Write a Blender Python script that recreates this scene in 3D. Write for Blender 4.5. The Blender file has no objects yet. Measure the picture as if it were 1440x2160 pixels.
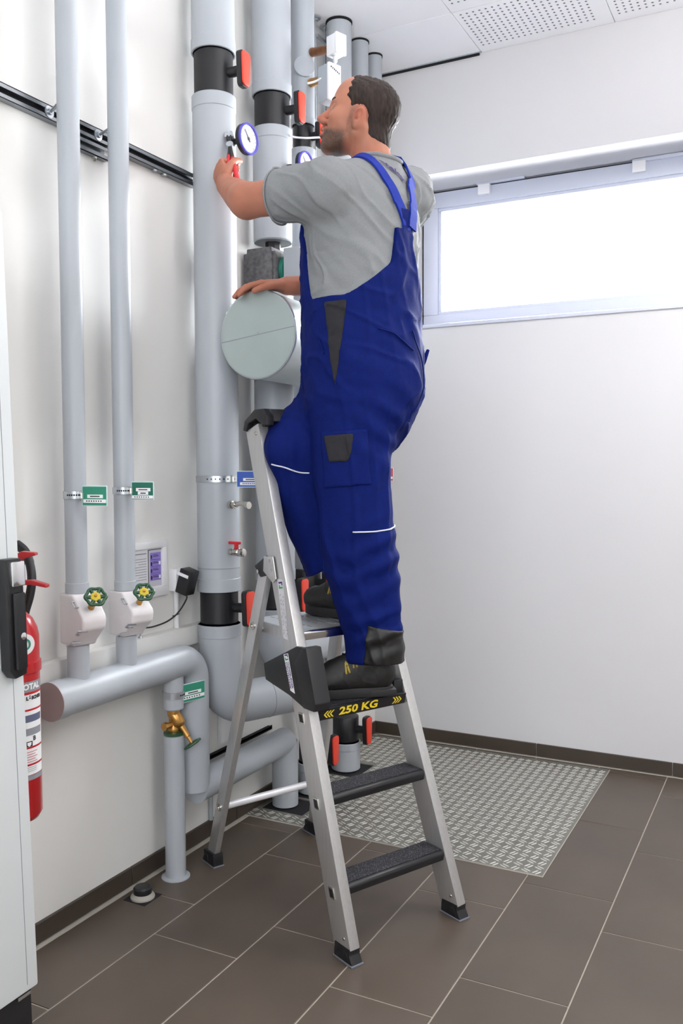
import bpy, bmesh, math, random
import numpy as np
from mathutils import Vector, Matrix, noise
random.seed(4)
SC = bpy.context.scene
COL = SC.collection
V = Vector
# ------------------------------------------------------------------ camera
FPX = 1870.68
CAM = V((1.9065, -4.0458, 1.35))
RX, DX, FX = V((.8882, .4594, -.0039)), V((.0194, -.0460, -.9988)), V((-.4590, .8870, -.0498))
cd = bpy.data.cameras.new('camera'); cam = bpy.data.objects.new('camera', cd); COL.objects.link(cam)
cd.sensor_fit = 'HORIZONTAL'; cd.sensor_width = 36.0; cd.lens = 36.0 * FPX / 1440.0
cd.clip_start = .05
_m = Matrix((RX, -DX, -FX)).transposed().to_4x4(); _m.translation = CAM
cam.matrix_world = _m
SC.camera = cam
# ------------------------------------------------------------------ exposure, world, lights
SC.view_settings.view_transform = 'Standard'; SC.view_settings.look = 'None'
SC.view_settings.exposure = 0.0; SC.view_settings.gamma = 1.0; SC.view_settings.use_curve_mapping = False
SC.cycles.use_denoising = True
SC.cycles.max_bounces = 10; SC.cycles.diffuse_bounces = 6; SC.cycles.glossy_bounces = 5; SC.cycles.transmission_bounces = 6
SC.cycles.caustics_reflective = False; SC.cycles.caustics_refractive = False
wd = bpy.data.worlds.new('overcast'); SC.world = wd; wd.use_nodes = True
bg = wd.node_tree.nodes['Background']; bg.inputs[0].default_value = (.93, .96, 1.0, 1); bg.inputs[1].default_value = 6.0
ROOM_X, ROOM_Y, ROOM_H = 4.2, -5.6, 3.27

def area_light(name, loc, aim, sx, sy, power, col=(1, 1, 1)):
    l = bpy.data.lights.new(name, 'AREA'); l.shape = 'RECTANGLE'; l.size = sx; l.size_y = sy
    l.energy = power; l.color = col
    o = bpy.data.objects.new(name, l); COL.objects.link(o); o.location = loc
    o.rotation_euler = (V(aim) - V(loc)).to_track_quat('-Z', 'Y').to_euler()
    return o
# overcast daylight outside the high window of the back wall; front light is added fill
area_light('window_daylight', (1.1, .95, 2.6), (.85, -1.5, .95), 2.4, 1.9, 780, (.93, .96, 1.0))
area_light('added_front_fill', (2.3, -6.3, 2.0), (1.6, -1.5, 1.5), 2.9, 1.7, 60, (.96, .98, 1.0))
# added fill lights out of view, aimed up and down, no known fittings
for _x, _y, _w in ((3.5, -3.3, 22), (2.35, -1.1, 15), (1.55, -1.75, 20)):
    area_light('fill_uplight', (_x, _y, 2.78), (_x, _y, 4), 1.2, .4, _w, (1.0, .985, .96))
    if _x > 2: area_light('fill_downlight', (_x, _y, 2.74), (_x, _y, 0), 1.2, .4, 26, (1.0, .985, .96))

# ------------------------------------------------------------------ camera helpers used while measuring
def at(u, v, t):
    return CAM + (RX * ((u - 720) / FPX) + DX * ((v - 1080) / FPX) + FX) * t
def hit(u, v, ax, val):
    d = RX * ((u - 720) / FPX) + DX * ((v - 1080) / FPX) + FX
    return CAM + d * ((val - CAM[ax]) / d[ax])
def zrow(u, v, x, y):
    d = RX * ((u - 720) / FPX) + DX * ((v - 1080) / FPX) + FX
    return CAM.z + d.z * math.hypot(x - CAM.x, y - CAM.y) / math.hypot(d.x, d.y)

# ------------------------------------------------------------------ materials
def lin(h):
    c = [int(h[i:i + 2], 16) / 255 for i in (0, 2, 4)]
    return tuple((x / 12.92 if x <= .04045 else ((x + .055) / 1.055) ** 2.4) for x in c) + (1,)
def mat(name, col, rough=.5, metal=0.0, spec=.5, noise_amt=0, noise_scale=8, stretch=(1, 1, 1), bump=0, bump_scale=60, coat=0, sss=0, detail=3, speck=None, emit=None, bdist=.002):
    m = bpy.data.materials.new(name); m.use_nodes = True
    nt = m.node_tree; N = nt.nodes; b = N['Principled BSDF']
    c = lin(col)
    b.inputs['Base Color'].default_value = c; b.inputs['Roughness'].default_value = rough
    b.inputs['Metallic'].default_value = metal; b.inputs['Specular IOR Level'].default_value = spec
    b.inputs['Coat Weight'].default_value = coat
    if sss:
        b.inputs['Subsurface Weight'].default_value = sss; b.inputs['Subsurface Radius'].default_value = (.012, .005, .003); b.inputs['Subsurface Scale'].default_value = 1
    if emit: b.inputs['Emission Color'].default_value = c; b.inputs['Emission Strength'].default_value = emit
    tc = N.new('ShaderNodeTexCoord'); mp = N.new('ShaderNodeMapping'); mp.inputs['Scale'].default_value = stretch
    nt.links.new(tc.outputs['Object'], mp.inputs['Vector'])
    if noise_amt:
        n = N.new('ShaderNodeTexNoise'); n.inputs['Scale'].default_value = noise_scale; n.inputs['Detail'].default_value = detail
        nt.links.new(mp.outputs[0], n.inputs['Vector'])
        r = N.new('ShaderNodeValToRGB'); r.color_ramp.elements[0].position = .3; r.color_ramp.elements[1].position = .7
        r.color_ramp.elements[0].color = tuple(x * (1 - noise_amt) for x in c[:3]) + (1,)
        r.color_ramp.elements[1].color = tuple(min(1, x * (1 + noise_amt)) for x in c[:3]) + (1,)
        nt.links.new(n.outputs['Fac'], r.inputs[0]); nt.links.new(r.outputs[0], b.inputs['Base Color'])
        if speck:
            n2 = N.new('ShaderNodeTexNoise'); n2.inputs['Scale'].default_value = speck[1]; n2.inputs['Detail'].default_value = 1
            nt.links.new(tc.outputs['Object'], n2.inputs['Vector'])
            r2 = N.new('ShaderNodeValToRGB'); r2.color_ramp.elements[0].position = speck[2]; r2.color_ramp.elements[1].position = speck[2] + .08
            mx = N.new('ShaderNodeMix'); mx.data_type = 'RGBA'
            nt.links.new(n2.outputs['Fac'], r2.inputs[0]); nt.links.new(r2.outputs[0], mx.inputs['Factor'])
            nt.links.new(r.outputs[0], mx.inputs['A']); mx.inputs['B'].default_value = lin(speck[0])
            nt.links.new(mx.outputs['Result'], b.inputs['Base Color'])
    if bump:
        n = N.new('ShaderNodeTexNoise'); n.inputs['Scale'].default_value = bump_scale; n.inputs['Detail'].default_value = 3
        nt.links.new(mp.outputs[0], n.inputs['Vector'])
        bp = N.new('ShaderNodeBump'); bp.inputs['Strength'].default_value = bump; bp.inputs['Distance'].default_value = bdist
        nt.links.new(n.outputs['Fac'], bp.inputs['Height']); nt.links.new(bp.outputs[0], b.inputs['Normal'])
    return m
M = {}
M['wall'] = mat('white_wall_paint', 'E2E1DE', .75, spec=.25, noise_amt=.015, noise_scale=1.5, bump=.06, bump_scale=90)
M['wall_b'] = mat('white_wall_paint_dimmed', 'D0CFD1', .75, spec=.25, noise_amt=.012, noise_scale=1.5, bump=.06, bump_scale=90)  # same paint as the other walls, darkened to offset its excess light
M['ceil'] = mat('ceiling_white', 'F8F8FB', .8, spec=.2, noise_amt=.01)
M['hole'] = mat('perforation_dark', '77777C', .9)
M['dark'] = mat('shadow_gap_dark', '15151A', .9)
M['tile'] = mat('brown_grey_stoneware', '544A41', .38, spec=.5, noise_amt=.12, noise_scale=3.5, detail=6, bump=.05, bump_scale=50)
M['tile2'] = mat('brown_grey_stoneware_light', '584E45', .38, spec=.5, noise_amt=.12, noise_scale=3, detail=6, bump=.05, bump_scale=50)
M['skirt'] = mat('brown_skirting_tile', '40372F', .45, noise_amt=.1, noise_scale=5)
M['grout'] = mat('pale_grout', 'A39B90', .85, noise_amt=.08, noise_scale=30)
M['seal'] = mat('joint_sealant', 'B7B2A8', .7)
M['pipe'] = mat('grey_pvc_jacket', 'A9AEB4', .42, spec=.45, noise_amt=.015, noise_scale=3)
M['pipe_end'] = mat('pipe_end_foil', 'A9B4B2', .4, noise_amt=.06, noise_scale=30)
M['seam'] = mat('pipe_seam', '8B9096', .5)
M['black'] = mat('black_rubber', '17171B', .45, noise_amt=.1, noise_scale=20, bump=.08, bump_scale=60)
M['blackp'] = mat('black_plastic', '1B1B1E', .38, bump=.06, bump_scale=200)
M['red'] = mat('orange_red_plastic', 'E0432F', .4)
M['redv'] = mat('red_lever', 'C8202A', .35)
M['exred'] = mat('extinguisher_red', 'B91A20', .28, coat=.4)
M['white'] = mat('white_plastic', 'E8E8EA', .4)
M['foam'] = mat('white_insulation_shell', 'DAD5D6', .65, noise_amt=.03, noise_scale=20, bump=.1, bump_scale=40)
M['grey'] = mat('grey_plastic', 'A3AAB0', .45)
M['brass'] = mat('brass', 'B98A4C', .35, metal=.85, noise_amt=.15, noise_scale=30)
M['copper'] = mat('copper_sleeve', '8C5F42', .4, metal=.8, noise_amt=.25, noise_scale=40)
M['nickel'] = mat('nickel', 'C9C6BF', .22, metal=.95)
M['zinc'] = mat('galvanised_steel', 'B9BEC4', .34, metal=.9, noise_amt=.1, noise_scale=15)
M['rail'] = mat('galvanised_channel', '8E9296', .3, metal=.9, noise_amt=.15, noise_scale=10, stretch=(1, .2, 1))
M['clad'] = mat('aluminium_cladding', 'BBC3C3', .38, metal=.7, noise_amt=.05, noise_scale=6)
M['cladf'] = mat('aluminium_end_cap', 'A9B5B2', .45, metal=.35, noise_amt=.05, noise_scale=7, detail=5)
M['alu'] = mat('brushed_aluminium', 'CBCACA', .36, metal=.75, noise_amt=.05, noise_scale=30, stretch=(8, 8, .3), bump=.05, bump_scale=80)
M['aluflat'] = mat('aluminium_plate', 'C4C7CA', .42, metal=.6, noise_amt=.04, noise_scale=20)
M['grit'] = mat('black_grip_tread', '1E1E24', .75, noise_amt=.3, noise_scale=300, speck=('8A8A92', 420, .62), bump=.6, bump_scale=300)
M['yellow'] = mat('yellow_print', 'E5C92E', .6)
M['green'] = mat('green_enamel', '1E4A2E', .3, coat=.3)
M['yelbrass'] = mat('yellow_plate', 'C8B22A', .45)
M['signgreen'] = mat('green_sign', '2F8A70', .4)
M['signgreen_d'] = mat('dark_green_sign', '256B58', .4)
M['signblue'] = mat('blue_sign', '3F5FB4', .4)
M['signred'] = mat('red_sign', 'CF5560', .5)
M['acryl'] = mat('clear_edge', 'CFE0E0', .2)
M['paper'] = mat('white_label', 'EDEDEE', .6)
M['ink'] = mat('dark_print', '2C2A33', .7)
M['inkgrey'] = mat('grey_print', '8D8F96', .7)
M['violet'] = mat('violet_sign', '8E7BD0', .5)
M['navyprint'] = mat('purple_print', '4B2F74', .6)
M['greenprint'] = mat('green_print', '3FA060', .6)
M['pump'] = mat('grey_pump_shell', '5A5A5C', .8, noise_amt=.35, noise_scale=70, detail=5, bump=.3, bump_scale=90)
M['teal'] = mat('teal_motor', '1F7463', .45)
M['cab'] = mat('cabinet_powder_coat', 'D5D9DA', .45, bump=.03, bump_scale=200)
M['chrome'] = mat('chrome', 'E4E4E6', .12, metal=1)
M['plate'] = mat('chequer_plate_metal', '86847C', .4, metal=.5, noise_amt=.08, noise_scale=10)
M['bar'] = mat('chequer_plate_bars', 'CFCFC9', .3, metal=.4)
M['upvc'] = mat('window_frame_white', 'C6CAD8', .35)
M['dial'] = mat('dial_white', 'DAD9E8', .5)
M['bluerim'] = mat('dial_rim_blue', '4A44A8', .25, coat=.5)
M['cloth'] = mat('blue_work_cloth', '07185A', .8, spec=.12, noise_amt=.1, noise_scale=60, bump=.25, bump_scale=220)
M['strap'] = mat('blue_strap', '142C8E', .75, spec=.25, noise_amt=.08, noise_scale=60, bump=.2, bump_scale=220)
M['anth'] = mat('anthracite_cloth', '2B2A2E', .85, spec=.2, noise_amt=.1, noise_scale=60, bump=.2, bump_scale=220)
M['shirt'] = mat('heather_grey_jersey', '828486', .9, spec=.15, noise_amt=.09, noise_scale=420, bump=.2, bump_scale=260)
M['leather'] = mat('black_leather', '161515', .55, noise_amt=.2, noise_scale=30, bump=.3, bump_scale=70)
M['sole'] = mat('black_sole', '141415', .6)
M['lace'] = mat('ochre_lace_loop', 'A08A3A', .7)
M['reflex'] = mat('reflective_piping', 'C9CCD6', .4)
M['hair'] = mat('dark_brown_hair', '2A1F1A', .7, spec=.3, noise_amt=.5, noise_scale=90, stretch=(1, 1, .25), bump=.6, bump_scale=160)
M['eye'] = mat('eye_white', 'A89C94', .3)
M['iris'] = mat('iris_dark', '3A2B22', .2)

def skin_material():
    m = mat('skin', 'AC735C', .5, spec=.35, noise_amt=.1, noise_scale=18, sss=.12, bump=.1, bump_scale=120)
    nt = m.node_tree; b = nt.nodes['Principled BSDF']
    a = nt.nodes.new('ShaderNodeAttribute'); a.attribute_name = 'beard'
    n = nt.nodes.new('ShaderNodeTexNoise'); n.inputs['Scale'].default_value = 320
    mul = nt.nodes.new('ShaderNodeMath'); mul.operation = 'MULTIPLY'
    add = nt.nodes.new('ShaderNodeMath'); add.operation = 'ADD'; add.inputs[1].default_value = .45
    nt.links.new(n.outputs['Fac'], add.inputs[0]); nt.links.new(add.outputs[0], mul.inputs[0]); nt.links.new(a.outputs['Fac'], mul.inputs[1])
    mx = nt.nodes.new('ShaderNodeMix'); mx.data_type = 'RGBA'; mx.inputs['B'].default_value = lin('4A382E')
    old = b.inputs['Base Color'].links[0].from_socket
    nt.links.new(mul.outputs[0], mx.inputs['Factor']); nt.links.new(old, mx.inputs['A'])
    a2 = nt.nodes.new('ShaderNodeAttribute'); a2.attribute_name = 'flush'
    mx2 = nt.nodes.new('ShaderNodeMix'); mx2.data_type = 'RGBA'; mx2.inputs['B'].default_value = lin('A4523F')
    nt.links.new(mx.outputs['Result'], mx2.inputs['A']); nt.links.new(a2.outputs['Fac'], mx2.inputs['Factor'])
    nt.links.new(mx2.outputs['Result'], b.inputs['Base Color'])
    return m
M['skin'] = skin_material()

def glass_material():
    m = bpy.data.materials.new('window_glass'); m.use_nodes = True
    nt = m.node_tree; nt.nodes.remove(nt.nodes['Principled BSDF'])
    t = nt.nodes.new('ShaderNodeBsdfTransparent'); g = nt.nodes.new('ShaderNodeBsdfGlossy'); g.inputs['Roughness'].default_value = .02
    f = nt.nodes.new('ShaderNodeFresnel'); f.inputs[0].default_value = 1.4; mx = nt.nodes.new('ShaderNodeMixShader')
    nt.links.new(f.outputs[0], mx.inputs[0]); nt.links.new(t.outputs[0], mx.inputs[1]); nt.links.new(g.outputs[0], mx.inputs[2])
    nt.links.new(mx.outputs[0], nt.nodes['Material Output'].inputs[0])
    return m
M['glass'] = glass_material()

# ------------------------------------------------------------------ object helpers
def frame_from(axis, hint=(0, 0, 1)):
    a = V(axis).normalized(); h = V(hint)
    if abs(a.dot(h.normalized())) > .98: h = V((1, 0, 0)) if abs(a.x) < .9 else V((0, 1, 0))
    x = h.cross(a).normalized(); y = a.cross(x).normalized()
    return x, y, a
class MB:
    def __init__(s): s.v = []; s.f = []
    def add(s, vs, fs):
        o = len(s.v); s.v += [V(p) for p in vs]; s.f += [tuple(i + o for i in f) for f in fs]; return s
    def box(s, c, size, fr=None):
        c = V(c); hx, hy, hz = [k / 2 for k in size]
        X, Y, Z = fr if fr else (V((1, 0, 0)), V((0, 1, 0)), V((0, 0, 1)))
        vs = [c + X * (i * hx) + Y * (j * hy) + Z * (k * hz) for i in (-1, 1) for j in (-1, 1) for k in (-1, 1)]
        return s.add(vs, [(0, 1, 3, 2), (4, 6, 7, 5), (0, 4, 5, 1), (2, 3, 7, 6), (0, 2, 6, 4), (1, 5, 7, 3)])
    def mm(s, a, b):
        a, b = V(a), V(b); return s.box((a + b) / 2, [abs(b[i] - a[i]) for i in range(3)])
    def lathe(s, base, axis, prof, n=32, caps=True):
        x, y, a = frame_from(axis); b = V(base); vs = []; fs = []
        for (r, h) in prof:
            for k in range(n):
                t = 2 * math.pi * k / n; vs.append(b + a * h + x * (r * math.cos(t)) + y * (r * math.sin(t)))
        for i in range(len(prof) - 1):
            for k in range(n):
                k2 = (k + 1) % n; fs.append((i * n + k, i * n + k2, (i + 1) * n + k2, (i + 1) * n + k))
        if caps:
            fs.append(tuple(reversed(range(n)))); fs.append(tuple(range((len(prof) - 1) * n, len(prof) * n)))
        return s.add(vs, fs)
    def cyl(s, a, b, r, r2=None, n=24):
        a, b = V(a), V(b); return s.lathe(a, b - a, [(r, 0), (r if r2 is None else r2, (b - a).length)], n)
    def tube(s, path, r, n=10, closed=False, caps=True):
        P = [V(p) for p in path]; m = len(P); vs = []; fs = []; px = None
        for i in range(m):
            t = (P[(i + 1) % m] - P[i - 1]) if closed else (P[min(i + 1, m - 1)] - P[max(i - 1, 0)])
            t.normalize()
            if px is None: px = frame_from(t)[0]
            px = (px - t * px.dot(t)).normalized(); py = t.cross(px)
            rr = r[i] if isinstance(r, (list, tuple)) else r
            for k in range(n):
                q = 2 * math.pi * k / n; vs.append(P[i] + px * (rr * math.cos(q)) + py * (rr * math.sin(q)))
        for i in range(m if closed else m - 1):
            j = (i + 1) % m
            for k in range(n):
                k2 = (k + 1) % n; fs.append((i * n + k, i * n + k2, j * n + k2, j * n + k))
        if not closed and caps:
            fs.append(tuple(reversed(range(n)))); fs.append(tuple(range((m - 1) * n, m * n)))
        return s.add(vs, fs)
    def prism(s, pts, o, X, Y, Z, d0, d1):
        o, X, Y, Z = V(o), V(X), V(Y), V(Z); n = len(pts)
        vs = [o + X * p[0] + Y * p[1] + Z * d0 for p in pts] + [o + X * p[0] + Y * p[1] + Z * d1 for p in pts]
        fs = [tuple(reversed(range(n))), tuple(range(n, 2 * n))] + [(i, (i + 1) % n, n + (i + 1) % n, n + i) for i in range(n)]
        return s.add(vs, fs)
    def sphere(s, c, r, fr=None, nu=16, nv=10):
        X, Y, Z = fr if fr else (V((1, 0, 0)), V((0, 1, 0)), V((0, 0, 1)))
        rr = r if isinstance(r, (tuple, list)) else (r, r, r); vs = []; fs = []
        for j in range(nv + 1):
            p = math.pi * j / nv
            for i in range(nu):
                q = 2 * math.pi * i / nu
                vs.append(V(c) + X * (rr[0] * math.sin(p) * math.cos(q)) + Y * (rr[1] * math.sin(p) * math.sin(q)) + Z * (rr[2] * math.cos(p)))
        for j in range(nv):
            for i in range(nu): fs.append((j * nu + i, (j + 1) * nu + i, (j + 1) * nu + (i + 1) % nu, j * nu + (i + 1) % nu))
        return s.add(vs, fs)
    def build(s, name, material, parent=None, bevel=0, smooth=38, weld=True, seg=2):
        me = bpy.data.meshes.new(name); me.from_pydata(s.v, [], s.f)
        bm = bmesh.new(); bm.from_mesh(me)
        if weld: bmesh.ops.remove_doubles(bm, verts=bm.verts, dist=1e-6)
        if len(bm.faces) < 30000: bmesh.ops.recalc_face_normals(bm, faces=bm.faces)
        if bevel:
            es = [e for e in bm.edges if len(e.link_faces) == 2 and e.calc_face_angle(0) > .5]
            bmesh.ops.bevel(bm, geom=es, offset=bevel, segments=seg, affect='EDGES', profile=.6, clamp_overlap=True)
        bm.to_mesh(me); bm.free()
        return link_mesh(name, me, material, parent, smooth)
def link_mesh(name, me, material, parent=None, smooth=38):
    me.materials.clear(); me.materials.append(material if not isinstance(material, str) else M[material])
    me.polygons.foreach_set('use_smooth', [True] * len(me.polygons))
    if smooth and smooth < 180: me.set_sharp_from_angle(angle=math.radians(smooth))
    o = bpy.data.objects.new(name, me); COL.objects.link(o)
    if parent is not None: set_parent(o, parent)
    return o
def set_parent(o, p):
    o.parent = p
    if p.type == 'EMPTY': o.matrix_parent_inverse = Matrix.Translation(-V(p.location))
def thing(name, label, cat, loc=(0, 0, 0), group=None):
    o = bpy.data.objects.new(name, None); o.empty_display_size = .05; COL.objects.link(o); o.location = loc
    o['label'] = label; o['category'] = cat
    if group: o['group'] = group
    return o
def tag(o, label, cat, group=None):
    o['label'] = label; o['category'] = cat
    if group: o['group'] = group
    return o
def structure(o): o['kind'] = 'structure'; return o
def text_mb(mb, txt, size, o, X, Y, Z, align='CENTER', depth=.0006, proj=None, squeeze=1.0, bold=0):
    c = bpy.data.curves.new('t', 'FONT'); c.body = txt; c.size = size; c.align_x = align; c.align_y = 'CENTER'; c.resolution_u = 2; c.offset = bold
    ob = bpy.data.objects.new('t', c); me = bpy.data.meshes.new_from_object(ob)
    o, X, Y, Z = V(o), V(X), V(Y), V(Z)
    vs = [o + X * (v.co.x * squeeze) + Y * v.co.y + Z * depth for v in me.vertices]
    if proj: vs = [proj(p) for p in vs]
    mb.add(vs, [tuple(p.vertices) for p in me.polygons])
    bpy.data.objects.remove(ob); bpy.data.meshes.remove(me); bpy.data.curves.remove(c)
def catmull(P, n):
    P = np.array(P, float); m = len(P); out = []
    for i in range(m - 1):
        p0, p1, p2, p3 = P[max(i - 1, 0)], P[i], P[i + 1], P[min(i + 2, m - 1)]
        for k in range(n):
            t = k / n; out.append(.5 * (2 * p1 + (p2 - p0) * t + (2 * p0 - 5 * p1 + 4 * p2 - p3) * t * t + (3 * p1 - p0 - 3 * p2 + p3) * t ** 3))
    out.append(P[-1]); return np.array(out)
def curve(P, n=8): return [V(p) for p in catmull(P, n)]
def arc_path(a, c, b, r, n=10):
    """straight from a to c then to b with the corner at c rounded by r"""
    a, c, b = V(a), V(c), V(b); u = (a - c).normalized(); w = (b - c).normalized()
    th = math.acos(max(-1, min(1, u.dot(w)))); L = r / math.tan(th / 2); p0, p1 = c + u * L, c + w * L
    ctr = c + (u + w).normalized() * (r / math.sin(th / 2)); out = [a]
    e0 = (p0 - ctr); ax = e0.cross(p1 - ctr).normalized(); ang = math.pi - th
    for k in range(n + 1): out.append(ctr + Matrix.Rotation(ang * k / n, 3, ax) @ e0)
    out.append(b); return out

UP = V((0, 0, 1)); EX = V((1, 0, 0)); EY = V((0, 1, 0))
# ================================================================== SETTING
PX0, PX1, PY0, PY1 = .0, 1.176, -1.205, -.048          # chequer plate on the floor
floor = structure(MB().mm((-.1, ROOM_Y, -.08), (ROOM_X, .0, -.0018)).build('floor', 'grout'))
def rect_minus(r, q):
    x0, y0, x1, y1 = r; a0, b0, a1, b1 = q
    if x1 <= a0 or x0 >= a1 or y1 <= b0 or y0 >= b1: return [r]
    o = []
    if y0 < b0: o.append((x0, y0, x1, b0))
    if y1 > b1: o.append((x0, b1, x1, y1))
    m0, m1 = max(y0, b0), min(y1, b1)
    if x0 < a0: o.append((x0, m0, a0, m1))
    if x1 > a1: o.append((a1, m0, x1, m1))
    return o
xs = [.026, .2635] + [.2635 + .2882 * k for k in range(1, 15)]
G = .0021
full = {}
for i in range(len(xs) - 1):
    if xs[i] > ROOM_X - .05: break
    off = -1.872 if i % 2 == 0 else -1.465
    for j in range(-8, 6):
        y0 = off + .6 * j; y1 = y0 + .6
        if y1 < ROOM_Y + .1 or y0 > -.02: continue
        r = (xs[i] + G, max(y0 + G, ROOM_Y), min(xs[i + 1], ROOM_X) - G, min(y1 - G, -.022))
        if r[3] - r[1] < .01: continue
        parts = [p for p in rect_minus(r, (PX0 - .01, PY0 - .002, PX1 + .002, PY1 + .002)) if p[2] - p[0] > .006 and p[3] - p[1] > .006]
        if not parts: continue
        cx, cy = (r[0] + r[2]) / 2, (r[1] + r[3]) / 2
        m = M['tile'] if (i * 7 + j * 3) % 3 else M['tile2']
        whole = parts == [r] and i > 0 and abs(r[3] - r[1] - .6 + 2 * G) < 1e-6
        if whole and m.name in full:
            o = bpy.data.objects.new('tile', full[m.name]); COL.objects.link(o)
        else:
            b = MB()
            for p in parts: b.mm((p[0] - cx, p[1] - cy, -.012), (p[2] - cx, p[3] - cy, 0))
            o = b.build('tile', m, bevel=.0012 if len(parts) == 1 else 0, seg=1, smooth=15, weld=False)
            if whole: full[m.name] = o.data
        o.location = (cx, cy, 0); o.parent = floor
# skirtings
def skirting(name, a, b, joints, axis):
    s0 = MB()
    if axis == 'y': s0.mm((0, a, 0), (.004, b, .059)); s0.mm((.0, a, -.004), (.026, b, -.0005))
    else: s0.mm((a, -.004, 0), (b, 0, .059)); s0.mm((a, -.022, -.004), (b, 0, -.0005))
    base = structure(s0.build(name, 'seal'))
    cuts = [a] + [j for j in joints if a + .03 < j < b - .03] + [b]
    for c0, c1 in zip(cuts[:-1], cuts[1:]):
        t = MB()
        if axis == 'y': t.mm((.0, c0 + .0015, .003), (.011, c1 - .0015, .061))
        else: t.mm((c0 + .0015, -.011, .003), (c1 - .0015, 0, .061))
        t.build('tile', 'skirt', base, bevel=.001, seg=1)
skirting('baseboard_left', ROOM_Y, -.011, [-1.865 + .6 * k for k in range(-6, 4)], 'y')
skirting('baseboard_back', .0, ROOM_X, [.235 + .6 * k for k in range(0, 7)], 'x')
# walls
structure(MB().mm((-.12, ROOM_Y, -.08), (0, .36, ROOM_H + .1)).build('wall_left', 'wall'))
WX0, WX1, WZ0, WZ1 = .155, 1.86, 2.039, 2.755
TH = .36
w = MB()
w.mm((0, 0, -.08), (ROOM_X, TH, WZ0)); w.mm((0, 0, WZ1), (ROOM_X, TH, ROOM_H + .1)); w.mm((0, 0, WZ0), (WX0, TH, WZ1)); w.mm((WX1, 0, WZ0), (ROOM_X, TH, WZ1))
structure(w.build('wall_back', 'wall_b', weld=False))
w = MB()
w.mm((ROOM_X, ROOM_Y, -.08), (ROOM_X + .3, TH, ROOM_H + .1))
structure(w.build('wall_right', 'wall', weld=False))
w = MB()
w.mm((-.12, ROOM_Y - .3, -.08), (ROOM_X + .3, ROOM_Y, 1.0)); w.mm((-.12, ROOM_Y - .3, 2.8), (ROOM_X + .3, ROOM_Y, ROOM_H + .1))
w.mm((-.12, ROOM_Y - .3, 1.0), (.9, ROOM_Y, 2.8)); w.mm((3.7, ROOM_Y - .3, 1.0), (ROOM_X + .3, ROOM_Y, 2.8))
structure(w.build('wall_front', 'wall', weld=False))
# ceiling with metal panels
ceil = structure(MB().mm((-.12, ROOM_Y, ROOM_H + .012), (ROOM_X + .3, TH, ROOM_H + .1)).build('ceiling', M['inkgrey']))
cx = [-.0] + [.555 + .6 * k for k in range(0, 7)]; cx[-1] = ROOM_X
cy = [.0] + [-.405 - .6 * k for k in range(0, 9)]
for i in range(len(cx) - 1):
    for j in range(len(cy) - 1):
        x0, x1, y1, y0 = cx[i] + .0012, cx[i + 1] - .0012, cy[j] - .0012, max(cy[j + 1], ROOM_Y) + .0012
        if y1 - y0 < .05 or x1 - x0 < .05: continue
        p = MB().mm((x0, y0, ROOM_H), (x1, y1, ROOM_H + .012)).build('ceiling_panel', 'ceil', ceil, bevel=.0015, seg=1)
        if i >= 1 and j <= 1 and x0 < 1.8:
            hb = MB(); nx = int((x1 - x0 - .05) / .0275); ny = int((y1 - y0 - .05) / .0275)
            for a in range(nx):
                for c in range(ny):
                    px_, py_ = x0 + .0295 + .0275 * a, y0 + .0295 + .0275 * c
                    hb.add([(px_ + .0052 * math.cos(q * math.pi / 4), py_ + .0052 * math.sin(q * math.pi / 4), ROOM_H - .0004) for q in range(8)], [tuple(range(8))])
            h = hb.build('perforations', 'hole', p, weld=False); h['kind'] = 'stuff'
structure(MB().mm((.02, -.014, ROOM_H - .010), (.545, -.0, ROOM_H - .0004)).build('trim_1', 'dark'))  # dark strip standing in for the shade of the ceiling gap
structure(MB().mm((.02, -.020, ROOM_H - .004), (.56, -.014, ROOM_H - .0004)).build('trim_2', 'grey'))
# added boxes, out of view, set between the invented fill lights
for k_, (x_, y_) in enumerate(((3.5, -3.3), (2.35, -1.1), (1.55, -1.75))):
    structure(MB().mm((x_ - .6, y_ - .2, 2.746), (x_ + .6, y_ + .2, 2.775)).build('trim_%d' % (4 + k_), 'white', bevel=.004))
# window 1
FY = .262
def frame_ring(b, x0, x1, z0, z1, wd, y0, y1):
    b.mm((x0, y0, z0), (x1, y1, z0 + wd)); b.mm((x0, y0, z1 - wd), (x1, y1, z1)); b.mm((x0, y0, z0 + wd), (x0 + wd, y1, z1 - wd)); b.mm((x1 - wd, y0, z0 + wd), (x1, y1, z1 - wd))
w = MB(); frame_ring(w, WX0, WX1, WZ0, WZ1, .045, FY + .006, FY + .09)
win = structure(w.build('window_1', 'upvc', bevel=.002, weld=False))
win['label'] = 'high white framed window in the back wall'
w = MB(); frame_ring(w, WX0 + .008, WX1 - .008, WZ0 + .012, WZ1 - .012, .078, FY - .012, FY + .06)
w.build('window_sash', 'upvc', win, bevel=.004, weld=False)
w = MB(); frame_ring(w, WX0 + .086, WX1 - .086, WZ0 + .09, WZ1 - .09, .016, FY - .002, FY + .03)
w.build('glazing_bead', 'upvc', win, bevel=.002, weld=False)
w = MB(); frame_ring(w, WX0 + .0015, WX1 - .0015, WZ0 + .006, WZ1 - .006, .0045, FY - .006, FY + .0055)
w.build('window_seal', 'dark', win, weld=False)
MB().mm((WX0 + .1, FY + .02, WZ0 + .1), (WX1 - .1, FY + .026, WZ1 - .1)).build('window_pane', 'glass', win)
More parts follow.
